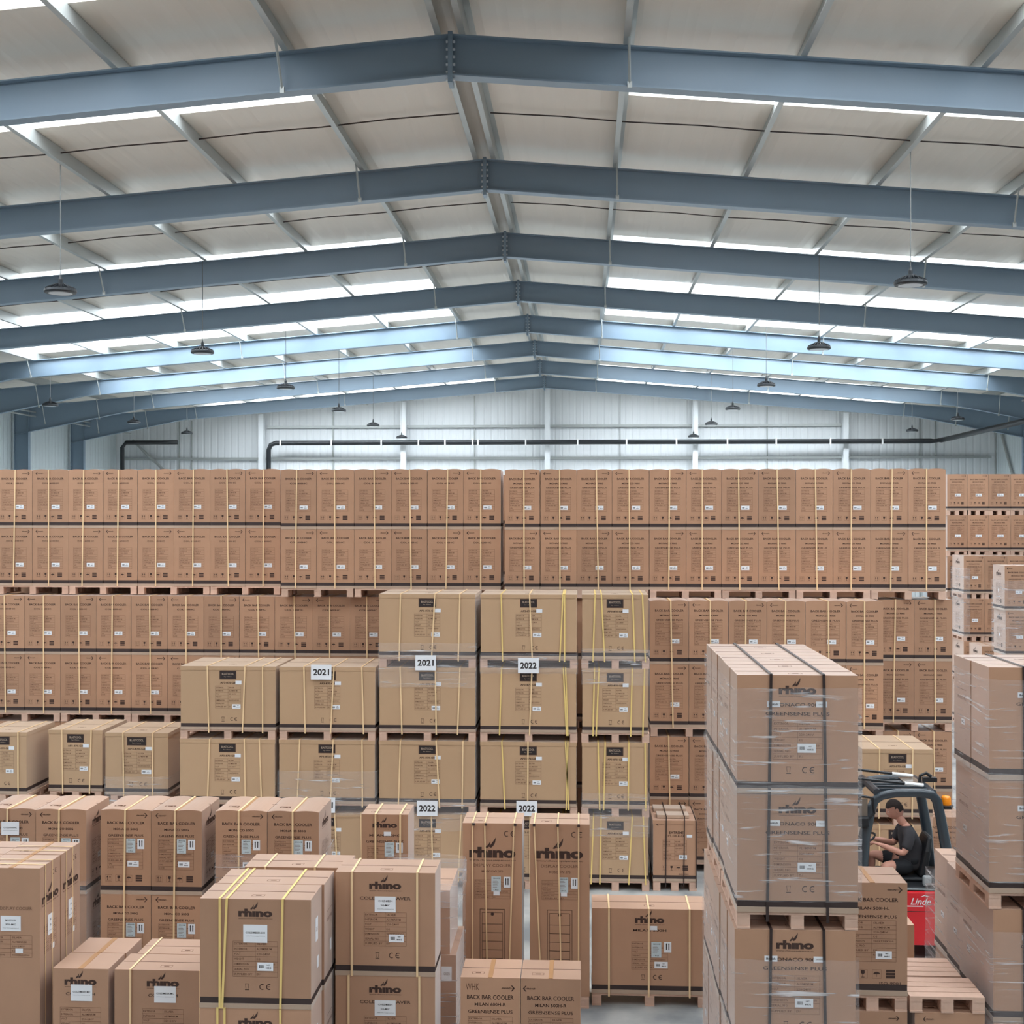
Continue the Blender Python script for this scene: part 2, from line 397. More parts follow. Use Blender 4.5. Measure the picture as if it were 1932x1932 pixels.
def p_single(w, h, dirn, lines, qr=True):
    mb = MB(); X = lambda f: (f-.5)*w; Z = lambda f: h*(1-f)
    arrow(mb, X(.82 if dirn > 0 else .19), Z(.06), w*.22, dirn)
    put_text(mb, lines[0], X(.5), Z(.15), w*.74, h*.033, .02)
    if len(lines) > 1: put_text(mb, lines[1], X(.5), Z(.225), w*.49, h*.026, .02)
    if len(lines) > 2: put_text(mb, lines[2], X(.5), Z(.30), w*.70, h*.028, .008, 0)
    table(mb, X(.14), X(.84), Z(.70), Z(.335), 9)
    icons(mb, X(.06), X(.86), Z(.81), w*.13)
    return mb.mesh('printed_text', INK)
def p_blast(h, head=('BLASTCOOL', 'by rhino', 'AP3-870-GB')):
    mb = MB(); Z = lambda f: h*(1-f)
    rect(mb, -.12, .12, Z(.205), Z(.07), 0, 0); rect(mb, -.105, .105, Z(.19), Z(.085), 2, -.0004)
    put_text(mb, head[0], 0, Z(.12), .17, .03, .015, 3, 2, -.0009); put_text(mb, head[1], 0, Z(.165), .11, .018, 0, 3, 1, -.0009)
    put_text(mb, head[2], 0, Z(.26), .22, .026, .02)
    table(mb, -.18, .18, Z(.66), Z(.31), 7)
    bin_mark(mb, -.07, Z(.83), .07); ce(mb, .09, Z(.83), .05)
    return mb.mesh('printed_text', INK+[M['black'], M['tray']])
def p_rhino(w, h, lines, cx=0, lw=.30, tbl=True, low=False):
    mb = MB(); Z = lambda f: h*(1-f)
    rhino(mb, cx, Z(.125), lw)
    zz = .25
    for t in lines:
        put_text(mb, t, cx, Z(zz), min(w*.8, .034*len(t)*lw/.30), h*.030, .012, 0 if zz < .3 else 0); zz += .075
    if tbl:
        table(mb, cx-.19, cx+.19, Z(.71), Z(.385), 7)
    bin_mark(mb, cx-.07, Z(.80), .06); ce(mb, cx+.09, Z(.80), .05)
    return mb.mesh('printed_text', INK)
def p_tall(w, h, lines):
    mb = MB(); Z = lambda f: h*(1-f)
    ce(mb, w*.30, Z(.06), .06); rhino(mb, 0, Z(.17), w*.78)
    put_text(mb, lines[0], 0, Z(.245), w*.62, .03, 0, 1); put_text(mb, lines[1], 0, Z(.28), w*.36, .024, .01, 1)
    table(mb, -w*.3, w*.3, Z(.44), Z(.33), 7)
    # outline drawing of the glass-door cabinet
    def frame(x0, x1, z0, z1, t=.005):
        rect(mb, x0, x1, z0, z0+t); rect(mb, x0, x1, z1-t, z1); rect(mb, x0, x0+t, z0, z1); rect(mb, x1-t, x1, z0, z1)
    frame(-w*.21, w*.21, Z(.93), Z(.50)); frame(-w*.175, w*.175, Z(.88), Z(.52), .004)
    for k in range(1, 7): rect(mb, -w*.175, w*.175, Z(.52+.05*k+.02), Z(.52+.05*k+.02)+.005)
    poly(mb, [(.018*math.cos(a), Z(.53)+.018*math.sin(a)) for a in [2*PI*k/10 for k in range(10)]])
    return mb.mesh('printed_text', INK)
def p_tall_side(w, h):
    mb = MB(); Z = lambda f: h*(1-f)
    ce(mb, w*.22, Z(.06), .05); rhino(mb, 0, Z(.17), w*.8); table(mb, -w*.3, w*.3, Z(.45), Z(.31), 7)
    return mb.mesh('printed_text', INK)

def make_carton(w, d, h, prints, labels, bulge=0, tan=False, lid=0, tape='y', side=None, has_band=True, name='carton'):
    """prints: mesh; labels: list (kind, w, h, x, z); side: list of (which, mesh, offset)"""
    if has_band:
        b = link(name, carton_body(w, d, h, bulge, tan, lid, tape))
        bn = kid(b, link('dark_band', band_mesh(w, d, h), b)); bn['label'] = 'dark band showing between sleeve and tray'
        kid(b, link('tray', tray_mesh(w, d, h), b))
    else:
        b = link(name, carton_body(w, d, h, bulge, tan, lid, tape, 0, 0))
    if prints: kid(b, link('printed_text', prints, b, (0, -.0015-(.005 if lid else 0)*0, 0)))
    for (k, lw, lh, x, z) in labels: kid(b, link('paper_label', lab(k, lw, lh), b, (x, -.002, z)))
    for (which, me, labs) in (side or []):
        s = 1 if which == 'right' else -1
        if me: kid(b, link('side_print', me, b, (s*(w/2+.0015), d/2, 0), (0, 0, s*PI/2)))
        for (k, lw, lh, x, z) in labs:
            kid(b, link('side_label', lab(k, lw, lh), b, (s*(w/2+.002), d/2+s*x, z), (0, 0, s*PI/2)))
    return b
USED = {}
def place(proto, X, Y, Z, label, cat='carton', group=None, sx=1, sy=1, sz=1, rot=0):
    if proto not in USED: USED[proto] = 1; o = proto
    else: o = copy_tree(proto)
    o.location = (X, Y, Z); o.scale = (sx, sy, sz); o.rotation_euler = (0, 0, rot)
    tag(o, label, cat, group)
    if not group and 'group' in o: del o['group']
    return o

# ------------------------------------------------------------------ pallets, straps, film
PROT = {}
PH = .13
def pallet_mesh(w, d, full):
    mb = MB(); nb = max(4, int(d/.16)); bd = d/nb
    for k in range(nb): mb.box(-w/2, w/2, bd*k+.006, bd*(k+1)-.006, PH-.022, PH)
    for x in (-w/2, -.05, w/2-.1): mb.box(x, x+.1, .004, d-.004, PH-.042, PH-.0221)
    if full:
        for x in (-w/2, -.05, w/2-.1):
            for y in (0, d/2-.06, d-.12): mb.box(x, x+.1, y+.006, y+.114, .016, PH-.0421)
            mb.box(x, x+.1, 0, d, 0, .0159)
    return mb.mesh('pallet', [M['pallet']])
def pallet(X, Y, Z, w, d, label, group=None, parts=True):
    k = (round(w, 3), round(d, 3), parts)
    if k not in PROT:
        o = link('pallet', pallet_mesh(w, d, not parts))
        if parts:
            bm_ = MB().box(-.05, .05, .006, .114, .016, PH-.0421).mesh('block', [M['pallet']])
            sk = MB().box(-.05, .05, 0, d, 0, .0159).mesh('bottom_board', [M['pallet']])
            for x in (-w/2+.05, 0, w/2-.05):
                for y in (0, d/2-.06, d-.12): kid(o, link('block', bm_, o, (x, y, 0)))
                kid(o, link('bottom_board', sk, o, (x, 0, 0)))
        PROT[k] = o
    return place(PROT[k], X, Y, Z, label, 'pallet', group)

def strap(X, Y, z0, z1, d, xo, label, mt='strap', group=None, wd=.019, lean=0, name='strap'):
    """band up the front, over the top and down the back; xo offset from X, lean = shift at foot"""
    mb = MB(); t = .002; a = xo+lean; b = xo; h = z1-z0; c = wd/2; o = -.012
    mb.loft([[(a-c, o-t, 0), (a+c, o-t, 0), (a+c, o, 0), (a-c, o, 0)], [(b-c, o-t, h+.006), (b+c, o-t, h+.006), (b+c, o, h+.0035), (b-c, o, h+.0035)]])
    mb.loft([[(b-c, o-t, h+.0036), (b+c, o-t, h+.0036), (b+c, o-t, h+.0065), (b-c, o-t, h+.0065)], [(b-c, d+.008, h+.0036), (b+c, d+.008, h+.0036), (b+c, d+.008, h+.0065), (b-c, d+.008, h+.0065)]])
    mb.box(b-c, b+c, d+.005, d+.005+t, 0, h+.004)
    ob = link(name, fixn(mb.mesh(name, [M[mt]]))); ob.location = (X, Y, z0)
    tag(ob, label, 'strap', group); return ob
def film(X0, X1, Y0, Y1, z0, z1, label, mt='film', top=False, seed=0, bands=()):
    rnd = random.Random(seed); mb = MB(); e = .012; nz = max(4, int((z1-z0)/.06)); per = []
    nx = max(4, int((X1-X0)/.1)); ny = max(3, int((Y1-Y0)/.12))
    for i in range(nx): per.append((X0-e+(X1-X0+2*e)*i/nx, Y0-e, 0, -1))
    for i in range(ny): per.append((X1+e, Y0-e+(Y1-Y0+2*e)*i/ny, 1, 0))
    for i in range(nx): per.append((X1+e-(X1-X0+2*e)*i/nx, Y1+e, 0, 1))
    for i in range(ny): per.append((X0-e, Y1+e-(Y1-Y0+2*e)*i/ny, -1, 0))
    rings = []
    for k in range(nz+1):
        z = z0+(z1-z0)*k/nz; rings.append([(x+nx_*rnd.uniform(0, .005), y+ny_*rnd.uniform(0, .005), z+rnd.uniform(-.008, .008)) for x, y, nx_, ny_ in per])
    mb.loft(rings, cap=False); mb.sm = True
    ob = link('stretch_wrap', fixn(mb.mesh('stretch_wrap', [M[mt], M['filmthick']])))
    tag(ob, label, 'plastic wrap')
    for bi, (b0, b1) in enumerate(bands):
        mb = MB(); mb.sm = True; rings = []
        kk = 5; ee = 6
        for k in range(kk+1):
            z = b0+(b1-b0)*k/kk
            rings.append([(x+nx_*(.006+rnd.uniform(0, .01)), y+ny_*(.006+rnd.uniform(0, .01)), z+rnd.uniform(-.01, .01)) for x, y, nx_, ny_ in per])
        mb.loft(rings, cap=False)
        link('bunched_band', fixn(mb.mesh('bunched_band', [M['film']])), ob)
    return ob

# ================================================================== THE BUILDING
mb = MB().box(RX-HALF-.5, RX+HALF+.5, YB, YG+.5, -.2, 0); struct('floor', mb.mesh('floor', [M['concrete']]))
# ceiling: liner sheets with openings for the rooflights
mb = MB(); T = .1
def slab(mb, xa, xb, y0, y1, mi=0, lift=0, t=T):
    za, zb_ = ROOF+rz(xa)+lift, ROOF+rz(xb)+lift
    mb.loft([[(xa, y0, za), (xb, y0, zb_), (xb, y0, zb_+t), (xa, y0, za+t)], [(xa, y1, za), (xb, y1, zb_), (xb, y1, zb_+t), (xa, y1, za+t)]], mi)
for s in (-1, 1):
    a, b, c, e = RX, RX+s*pos(s, 1), RX+s*pos(s, 7), RX+s*(HALF+.3)
    slab(mb, a, b, YB, YG); slab(mb, c, e, YB, YG)
    ys = YB
    for y0 in SKY:
        slab(mb, b, c, ys, y0); ys = y0+SKW
    slab(mb, b, c, ys, YG)
struct('ceiling', fixn(mb.mesh('ceiling', [M['roof']])))
# dark curb behind the rooflights so that no gap shows
n = 0
for y0 in SKY:
    for s in (-1, 1):
        n += 1; mb = MB(); slab(mb, RX+s*pos(s, 1), RX+s*pos(s, 7), y0+.002, y0+SKW-.002, 0, .03, .012)
        struct('window_%d' % n, fixn(mb.mesh('window', [M['glaze']])))
# walls
gz = lambda x: ROOF+rz(x)+.05
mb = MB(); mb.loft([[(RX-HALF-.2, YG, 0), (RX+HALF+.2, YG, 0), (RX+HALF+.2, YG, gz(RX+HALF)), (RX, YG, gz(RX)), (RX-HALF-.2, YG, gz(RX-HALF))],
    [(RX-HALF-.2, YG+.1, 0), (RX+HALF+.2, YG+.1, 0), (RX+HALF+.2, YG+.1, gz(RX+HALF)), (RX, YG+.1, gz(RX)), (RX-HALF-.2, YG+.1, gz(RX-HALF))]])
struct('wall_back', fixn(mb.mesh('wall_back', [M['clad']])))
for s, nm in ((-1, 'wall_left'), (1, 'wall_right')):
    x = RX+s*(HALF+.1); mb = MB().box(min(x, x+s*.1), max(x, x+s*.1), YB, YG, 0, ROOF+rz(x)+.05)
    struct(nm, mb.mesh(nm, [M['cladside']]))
# gable posts, rails
for i, px in enumerate((495, 762, 1033, 1311, 1594)):
    X = xat(px, 64.9); zt = ROOF+rz(X)-.35
    mb = MB(); mb.box(X-.13, X+.13, 64.6, 64.62, 0, zt); mb.box(X-.13, X+.13, 65.0, 65.02, 0, zt); mb.box(X-.01, X+.01, 64.62, 65.0, 0, zt)
    o = tag(link('gable_post', mb.mesh('gable_post', [M['post']])), 'white steel post against the end wall, %s from the left' % ORD[i], 'post', 'posts of the end wall')
for k, (z, zlab) in enumerate(((CAMZ+4.45, 'upper'), (CAMZ+2.85, 'lower'))):
    xl = -15.9 if k == 0 else -23.4; xr = 13.0 if k == 0 else 20
    mb = MB().box(xl, xr, 65.03, 65.17, z-.06, z+.06)
    tag(link('wall_rail', mb.mesh('wall_rail', [M['galv']])), '%s grey horizontal sheeting rail across the white end wall' % zlab, 'rail')
for i, px in enumerate((338, 361, 628, 895, 1170, 1448, 1736, 1766, 1880)):
    X = xat(px, 65.1); mb = MB().box(X-.025, X+.025, 65.12, 65.19, 0, ROOF+rz(X)-.3)
    tag(link('wall_joint_strip', mb.mesh('wall_joint_strip', [M['galv']])), 'thin grey vertical joint strip on the end wall, %s from the left' % ORD[i], 'strip', 'joint strips of the end wall')
# eaves trim on gable
# portal frames
FY = [17.1+6*k for k in range(8)]
DEP = .54; FW = .115
def section_loft(mb, xs, tops, deps, y, mi=0):
    for (ya, yb, f) in ((y-FW, y+FW, 'top'), (y-.008, y+.008, 'web'), (y-FW, y+FW, 'bot')):
        rings = []
        for x, zt, dp in zip(xs, tops, deps):
            if f == 'top': a, b = zt-.02, zt
            elif f == 'web': a, b = zt-dp+.02, zt-.02
            else: a, b = zt-dp, zt-dp+.02
            rings.append([(x, ya, a), (x, yb, a), (x, yb, b), (x, ya, b)])
        mb.loft(rings, mi)
rod_me = {}
FRAMES = [5.1, 11.1]+FY
for i, y in enumerate(FRAMES):
    r = empty('portal_frame', (RX, y, 0)); idx = i-2
    lbl = 'blue-grey steel roof frame, %s' % ('just in front of the picture, above the view' if idx < 0 else 'nearest, crossing the top of the picture' if idx == 0 else ORD[idx]+' one back from the camera' if idx < 7 else 'furthest one, close to the white end wall')
    if idx == -1: lbl = 'blue-grey steel roof frame overhead, out of the top of the picture'
    tag(r, lbl, 'roof frame', 'steel portal frames')
    for s in (-1, 1):
        mb = MB(); xs = [s*.01, s*16.6, s*(HALF-.02)]; dp = [DEP, DEP, 1.15]
        section_loft(mb, xs, [RTOP-SL*abs(x) for x in xs], dp, 0)
        kid(r, link('rafter', fixn(mb.mesh('rafter', [M['steel']])), r))
        mb = MB(); xo = s*(HALF-.02); xi = s*(HALF-.62); zt = RTOP-SL*HALF-.08
        for xx in (xo, xi): mb.box(min(xx, xx-s*.02), max(xx, xx-s*.02), -FW, FW, 0, zt)
        mb.box(min(xo, xi)+.021, max(xo, xi)-.021, -.005, .005, 0, zt-.05)
        kid(r, link('column', mb.mesh('column', [M['steel']]), r))
    ap = kid(r, link('apex_plate', MB().box(-.03, .03, -.13, .13, RTOP-DEP-.1, RTOP+.03).mesh('apex_plate', [M['steel']]), r))
    mb = MB()
    for s in (-1, 1):
        for k in range(6):
            z = RTOP-.09-k*.1
            for q in (-1,): mb.tube([(s*.029, -.07, z), (s*.06, -.07, z)], .02, 6)
    link('bolt_row', fixn(mb.mesh('bolt_row', [M['bolt']])), ap)
    for s in (-1, 1):       # fly braces from purlin to lower flange
        for pn in (1, 4, 7, 8, 9):
            xb_ = s*pos(s, pn); zt = RTOP-SL*abs(xb_); dp_ = DEP if pn < 8 else .8
            mb = MB().tube([(xb_-.02, -.42, zt+.05), (xb_, -FW-.012, zt-dp_+.03)], .018, 4)
            mb.box(xb_-.03, xb_+.03, -FW-.03, -FW-.001, zt-dp_-.02, zt-dp_+.06)
            kid(r, link('fly_brace', fixn(mb.mesh('fly_brace', [M['galv']])), r))
# purlins
xs = [(0, -.2), (0, .2)]+[(s*k, s*pos(s, k)) for k in range(1, 10) for s in (-1, 1)]
for k, x in xs:
    X = RX+x; z0 = RTOP+rz(X)+.003; mb = MB(); s = 1 if x > 0 else -1; h = PUR-.006
    prof = [(-s*.085, 0), (0, 0), (0, h-.004), (s*.085, h-.004-SL*.085), (s*.085, h-SL*.085), (-s*.004, h), (-s*.004, .004), (-s*.085, .004)]
    mb.loft([[(X+a, YB+.1, z0+b) for a, b in prof], [(X+a, YG-.15, z0+b) for a, b in prof]])
    side = 'left' if x < 0 else 'right'
    lb = 'galvanised roof purlin just %s of the ridge' % side if k == 0 else 'galvanised roof purlin, %s one %s of the ridge' % (ORD[abs(k)], side)
    tag(link('purlin', fixn(mb.mesh('purlin', [M['galv']]))), lb, 'purlin', 'roof purlins')
# sag rods, one line per bay and slope
for i, y in enumerate([14.9]+[f+3.8 for f in FY[:-1]]):
    for s in (-1, 1):
        pts = [(RX+s*.25+s*(20.1*t/18), y+(.03 if t % 2 else 0), ROOF+rz(RX+s*(.25+20.1*t/18))-.09+(.02 if t % 2 else -.01)) for t in range(19)]
        mb = MB().tube(pts, .012, 5)
        tag(link('sag_rod', fixn(mb.mesh('sag_rod', [M['bstrap']]))), 'thin dark tie rod under the roof sheets, %s roof bay from camera, %s slope' % (ORD[i], 'left' if s < 0 else 'right'), 'rod', 'roof tie rods')
# end wall pipe run and rail along the sides
zp = CAMZ+3.6
xa = xat(506, 64.2); xb_ = xat(1758, 64.2)
r = empty('drain_pipe', (0, 0, 0)); tag(r, 'black horizontal pipe across the end wall turning down at its left end', 'pipe')
mb = MB(); mb.sm = True
pts = [(xa, 64.3, 0), (xa, 64.3, zp-.35), (xa+.1, 64.3, zp-.1), (xa+.35, 64.3, zp), (xb_, 64.3, zp), (xb_+.4, 64.0, zp+.03), (xb_+.5, 63.2, zp+.05), (xb_+.55, 20, zp+.3)]
mb.tube(pts, .12, 12); kid(r, link('pipe_run', fixn(mb.mesh('pipe_run', [M['pipe']])), r))
for px in (530, 626, 720, 790, 840, 892, 902, 992, 1090, 1182, 1276, 1372, 1464, 1566, 1664):
    X = xat(px, 64.3); kid(r, link('pipe_clip', MB().box(X-.035, X+.035, 64.15, 64.45, zp-.15, zp+.15).mesh('pipe_clip', [M['white']]), r))
mb = MB(); mb.sm = True; xa2 = xat(232, 64.4)
mb.tube([(xa2, 64.3, 0), (xa2, 64.3, zp-.2), (xa2+.2, 64.3, zp+.05), (xat(335, 64.3), 64.3, zp+.05)], .11, 10)
tag(link('drain_pipe', fixn(mb.mesh('drain_pipe', [M['pipe']]))), 'short black pipe elbow at the far left corner of the end wall', 'pipe')
mb = MB()
for dz in (0, .18): mb.tube([(RX-HALF+.9, 20, CAMZ+4.1+dz), (RX-HALF+.9, 64.5, CAMZ+4.1+dz)], .035, 6)
tag(link('cable_tray', fixn(mb.mesh('cable_tray', [M['galv']]))), 'thin grey pair of rails running along the left wall under the eaves', 'rail')
for (pa, ya, pb, yb, side) in ((250, 828, 400, 975, 'left'), (1888, 815, 1925, 950, 'right')):
    if side == 'left': ends = [(xat(pa, 64.95), 64.95, zat(ya, 64.95)), (xat(pb, 64.95), 64.95, zat(yb, 64.95))]
    else:
        ends = [(20.17, 20.17/xat(q, 1), zat(w, 20.17/xat(q, 1))) for q, w in ((pa, ya), (pb, yb))]
    mb = MB().tube(ends, .07, 6)
    tag(link('diagonal_brace', fixn(mb.mesh('diagonal_brace', [M['galv']]))), 'grey diagonal brace by the %s corner of the end wall' % side, 'brace')

# high-bay lamps
def make_lamp():
    r = empty('high_bay_lamp', (0, 0, 0)); mb = MB(); mb.sm = False
    mb.lathe([(.02, .13), (.09, .125), (.10, .06), (.19, .05), (.255, .03), (.26, -.005), (.245, -.03), (.2, -.03)], n=32)
    b = kid(r, link('housing', fixn(mb.mesh('housing', [M['lampb']])), r))
    mb = MB()
    for k in range(20):
        a = 2*PI*k/20; c, s = math.cos(a), math.sin(a)
        mb.loft([[(c*.1-s*.004, s*.1+c*.004, .05), (c*.1+s*.004, s*.1-c*.004, .05), (c*.1+s*.004, s*.1-c*.004, .12), (c*.1-s*.004, s*.1+c*.004, .12)],
                 [(c*.24-s*.004, s*.24+c*.004, .035), (c*.24+s*.004, s*.24-c*.004, .035), (c*.24+s*.004, s*.24-c*.004, .055), (c*.24-s*.004, s*.24+c*.004, .055)]])
    kid(r, link('cooling_fins', fixn(mb.mesh('cooling_fins', [M['lampb']])), r))
    mb = MB().lathe([(.19, -.031), (.19, -.036), (.02, -.04)], n=24); kid(r, link('lens', fixn(mb.mesh('lens', [M['lens']])), r))
    mb = MB().lathe([(.035, .13), (.035, .2), (.02, .24), (.012, .27)], n=12); kid(r, link('driver_neck', fixn(mb.mesh('driver_neck', [M['lampb']])), r))
    return r
lamp = make_lamp(); first = True
LY = [20.9, 28.88, 37.1, 45.3, 52.8, 61.2]
LP = [(xx, y, 'left' if xx < 0 else 'right', 'inner', k) for xx in (RX-pos(-1, 3), RX+pos(1, 3)) for k, y in enumerate(LY) if y < 64]+\
     [(xx, y, 'left' if xx < 0 else 'right', 'outer', k) for xx in (RX-pos(-1, 7), RX+pos(1, 7)) for k, y in enumerate((42.5, 50.6, 57.5))]
for (x, y, sd, row, k) in LP:
    if y > 64: continue
    o = lamp if first else copy_tree(lamp); first = False
    o.location = (x, y, CAMZ+3.66)
    tag(o, 'black round hanging lamp, %s away from camera in the %s %s row' % (ORD[k], row, sd), 'lamp', 'high-bay lamps')
    zt = RTOP+rz(x)+.0-CAMZ-3.66
    mb = MB().tube([(0, 0, .26), (.004, 0, zt*.5), (0, 0, zt)], .008, 5)
    c = link('cable', mb.mesh('cable', [M['cable']]), o); kid(o, c)

# ================================================================== CARTON KINDS
W1, D1, H1 = .552, .66, .92
LS = lambda: [('barcode', .125, .062, .08, H1*.365)]
LN = lambda: [('barcode', .125, .062, .08, H1*.365), ('sheet', .10, .155, .055, H1*.58), ('upbars', .075, .11, .165, H1*.60)]
txtA = ('BACK BAR COOLER', 'COL 600HC'); txtB = ('BACK BAR COOLER', 'MONACO 900S', 'GREENSENSE PLUS'); txtC = ('BACK BAR COOLER', 'MONACO 500G', 'GREENSENSE PLUS')
PA = {d: p_single(W1, H1, d, txtA) for d in (-1, 1)}; PB = {d: p_single(W1, H1, d, txtB) for d in (-1, 1)}; PC = {d: p_single(W1, H1, d, txtC) for d in (-1, 1)}
KA = {}
for nm, P_, L_ in (('A', PA, LS), ('B', PB, LS)):
    for d in (-1, 1):
        for b in (0, .016): KA[nm, d, b] = make_carton(W1, D1, H1, P_[d], L_(), bulge=b)
plainc = make_carton(W1, D1, H1, None, [])

HID = MB(); HIDP = MB()
def wall_row(edges, Y, z0, tierh, kind, rowname, nfirst, top_b, visible=True, straps=True, pall=True, dfirst=1, depth=D1, sgrp=None):
    """two cartons high on shared pallets; edges are measured joints"""
    bh = (tierh-PH)/2; sz = bh/H1; n = len(edges)-1
    k = 0
    X = [xat(e, Y) for e in edges]
    for i in range(n):
        w = X[i+1]-X[i]-.006; cx = (X[i]+X[i+1])/2; d = dfirst if i % 2 == 0 else -dfirst
        jx = random.uniform(-.003, .003); jy = random.uniform(0, .02)
        for lv in (0, 1):
            bul = .016 if (lv == 1 and top_b) else 0
            wd = 'upper' if lv else 'lower'
            if not visible:
                za = z0+PH+bh*lv+.0005; x0_, x1_ = cx+jx-w/2, cx+jx+w/2; y_ = Y+jy
                HID.box(x0_-.002, x1_+.002, y_-.002, y_+depth, za, za+bh*.045, 2); HID.box(x0_+.001, x1_-.001, y_+.001, y_+depth-.002, za+bh*.045, za+bh*.1, 1); HID.box(x0_, x1_, y_, y_+depth, za+bh*.1, za+bh-.001, 0)
                continue
            if visible: lb = '%s brown carton of the %s strapped pair, %s' % (wd, ORD[nfirst+i], rowname)
            else: lb = 'brown carton hidden deep in the rear stacks'
            place(KA[kind, d, bul] if visible else plainc, cx+jx, Y+jy, z0+PH+bh*lv+.0005, lb, 'carton', ('cartons in '+rowname) if visible else 'cartons hidden in the rear block', w/W1, 1, sz*.999)
        if straps and visible:
            st = strap(cx, Y, z0+PH+.0, z0+PH+2*bh+.001, depth+.02, random.uniform(-.03, .04), 'cream strap round the %s carton pair, %s' % (ORD[nfirst+i], rowname), lean=random.uniform(-.035, .035), group='straps in '+rowname)
    if pall:
        i = 0
        while i < n:
            j = min(i+2, n); xa, xb = X[i], X[j]
            if not visible:
                for k_ in range(4): HIDP.box(xa+.01, xb-.01, Y+k_*depth/4+.006, Y+(k_+1)*depth/4-.006, z0+PH-.022, z0+PH)
                for xq in (xa+.01, (xa+xb)/2-.05, xb-.11): HIDP.box(xq, xq+.1, Y, Y+depth, z0, z0+PH-.0221)
                i = j; continue
            pallet((xa+xb)/2, Y, z0, round((xb-xa-.02)/.02)*.02 if j-i == 2 else round((xb-xa-.02)/.02)*.02, depth, ('%s wooden pallet under %s' % (ORD[(nfirst+i)//2], rowname)) if visible else 'wooden pallet hidden deep in the rear block of stacks', 'pallets in '+rowname if visible else 'pallets hidden in the rear block', parts=False)
            i = j

TB = [0, 1.94, 3.935]
# top tier, left to right
E3a = [-74, -6, 61, 129, 194, 259, 328, 396, 463, 529]; E3b = [529.5, 597, 668, 738, 806, 874, 945]; E3c = [952, 1019, 1088, 1155, 1225, 1295, 1362, 1431, 1502, 1572, 1643, 1714, 1785]
wall_row(E3a[1:], 20.5, TB[2], 1.99, 'A', 'topmost rear tier from the left', 0, True)
wall_row(E3b, 19.98, TB[2], 1.965, 'A', 'topmost rear tier from the left', 8, True)
wall_row(E3c, 19.9, TB[2], 1.955, 'B', 'topmost rear tier from the left', 14, True)
# a further row right behind, mostly out of sight
for zb_, th in ((0, 2.05), (2.05, 2.01), (4.06, 1.80)):
    wall_row([-30]+[40+69.5*k_ for k_ in range(25)], 21.35, zb_, th, 'B', 'x', 0, False, visible=False)
# middle tier, left part
E2a = [-22, 46, 114, 181, 247, 316, 384, 451, 518, 590, 660, 730]
wall_row(E2a, 20.2, TB[1], 1.985, 'A', 'middle rear tier from the left', 0, False)
wall_row(E2a, 20.2, TB[0], 1.935, 'A', 'x', 0, False, visible=False)
# rear supports behind the front rows
E1h = [735, 806, 874, 944, 1019, 1088, 1155, 1225, 1295, 1362, 1431, 1502, 1572, 1655]
wall_row(E1h, 19.98, TB[1], 1.985, 'B', 'x', 0, False, visible=False)
wall_row(E1h, 19.98, TB[0], 1.935, 'B', 'x', 0, False, visible=False)
E2c = [1655, 1725, 1797]
wall_row(E2c, 19.98, TB[1], 1.985, 'B', 'middle rear tier, right end', 0, False)
wall_row(E2c, 19.98, TB[0], 1.935, 'B', 'floor rear tier, right end', 0, False)
o = tag(link('carton_block', HID.mesh('carton_block', [M['card'], M['band'], M['tray']])), 'mass of brown cartons stacked deep behind the front faces of the rear stacks', 'cartons'); o['kind'] = 'stuff'
o = tag(link('pallet_block', HIDP.mesh('pallet_block', [M['pallet']])), 'mass of wooden pallets deep behind the front faces of the rear stacks', 'pallets'); o['kind'] = 'stuff'
# front row, right part
E2d = [1226, 1300, 1375, 1447, 1520, 1597, 1667]
wall_row(E2d, 19.13, 1.97, 1.975, 'B', 'upper tier before the rear stack', 0, True)
wall_row(E2d, 19.13, 0, 1.965, 'B', 'floor tier before the rear stack', 0, False)

# ---- wide tan cartons with a black plate
HB = .895
pbl = p_blast(HB)
def blast(w, d): return make_carton(w, d, HB, pbl, [('barcode', .12, .06, .12, HB*.37), ('blank', .085, .05, .15, HB*.745)], tan=True, lid=.055, tape='seam')
b136 = blast(1.35, 1.1); b95 = blast(.935, 1.1); b78 = blast(.77, 1.0)
def relift(o):
    for c in KIDS[o]:
        if c.name.startswith(('printed', 'paper')): c.location.y -= .0055
for o in (b136, b95): pass
for o in (b136, b95, b78):
    for c in KIDS[o]:
        if c.name.startswith('paper') : c.location.y = -.0025
LH = 1.025; YC = 18.1
cols = [(338, 521, 3, b136, 1.35, 'first'), (524, 711, 3, b136, 1.35, 'second'), (714, 899, 4, b136, 1.35, 'third'), (905, 1090, 4, b136, 1.35, 'fourth'), (1097, 1225, 4, b95, .935, 'fifth')]
SPOTS = {0: (-.3, .22, .5), 1: (-.34, .1, .46), 2: (-.4, .1, .5), 3: (-.42, .04, .48, .55), 4: (-.28, -.18, .2, .36)}
LV = {1: 'floor-level', 2: 'second-level', 3: 'third-level', 4: 'top fourth-level'}
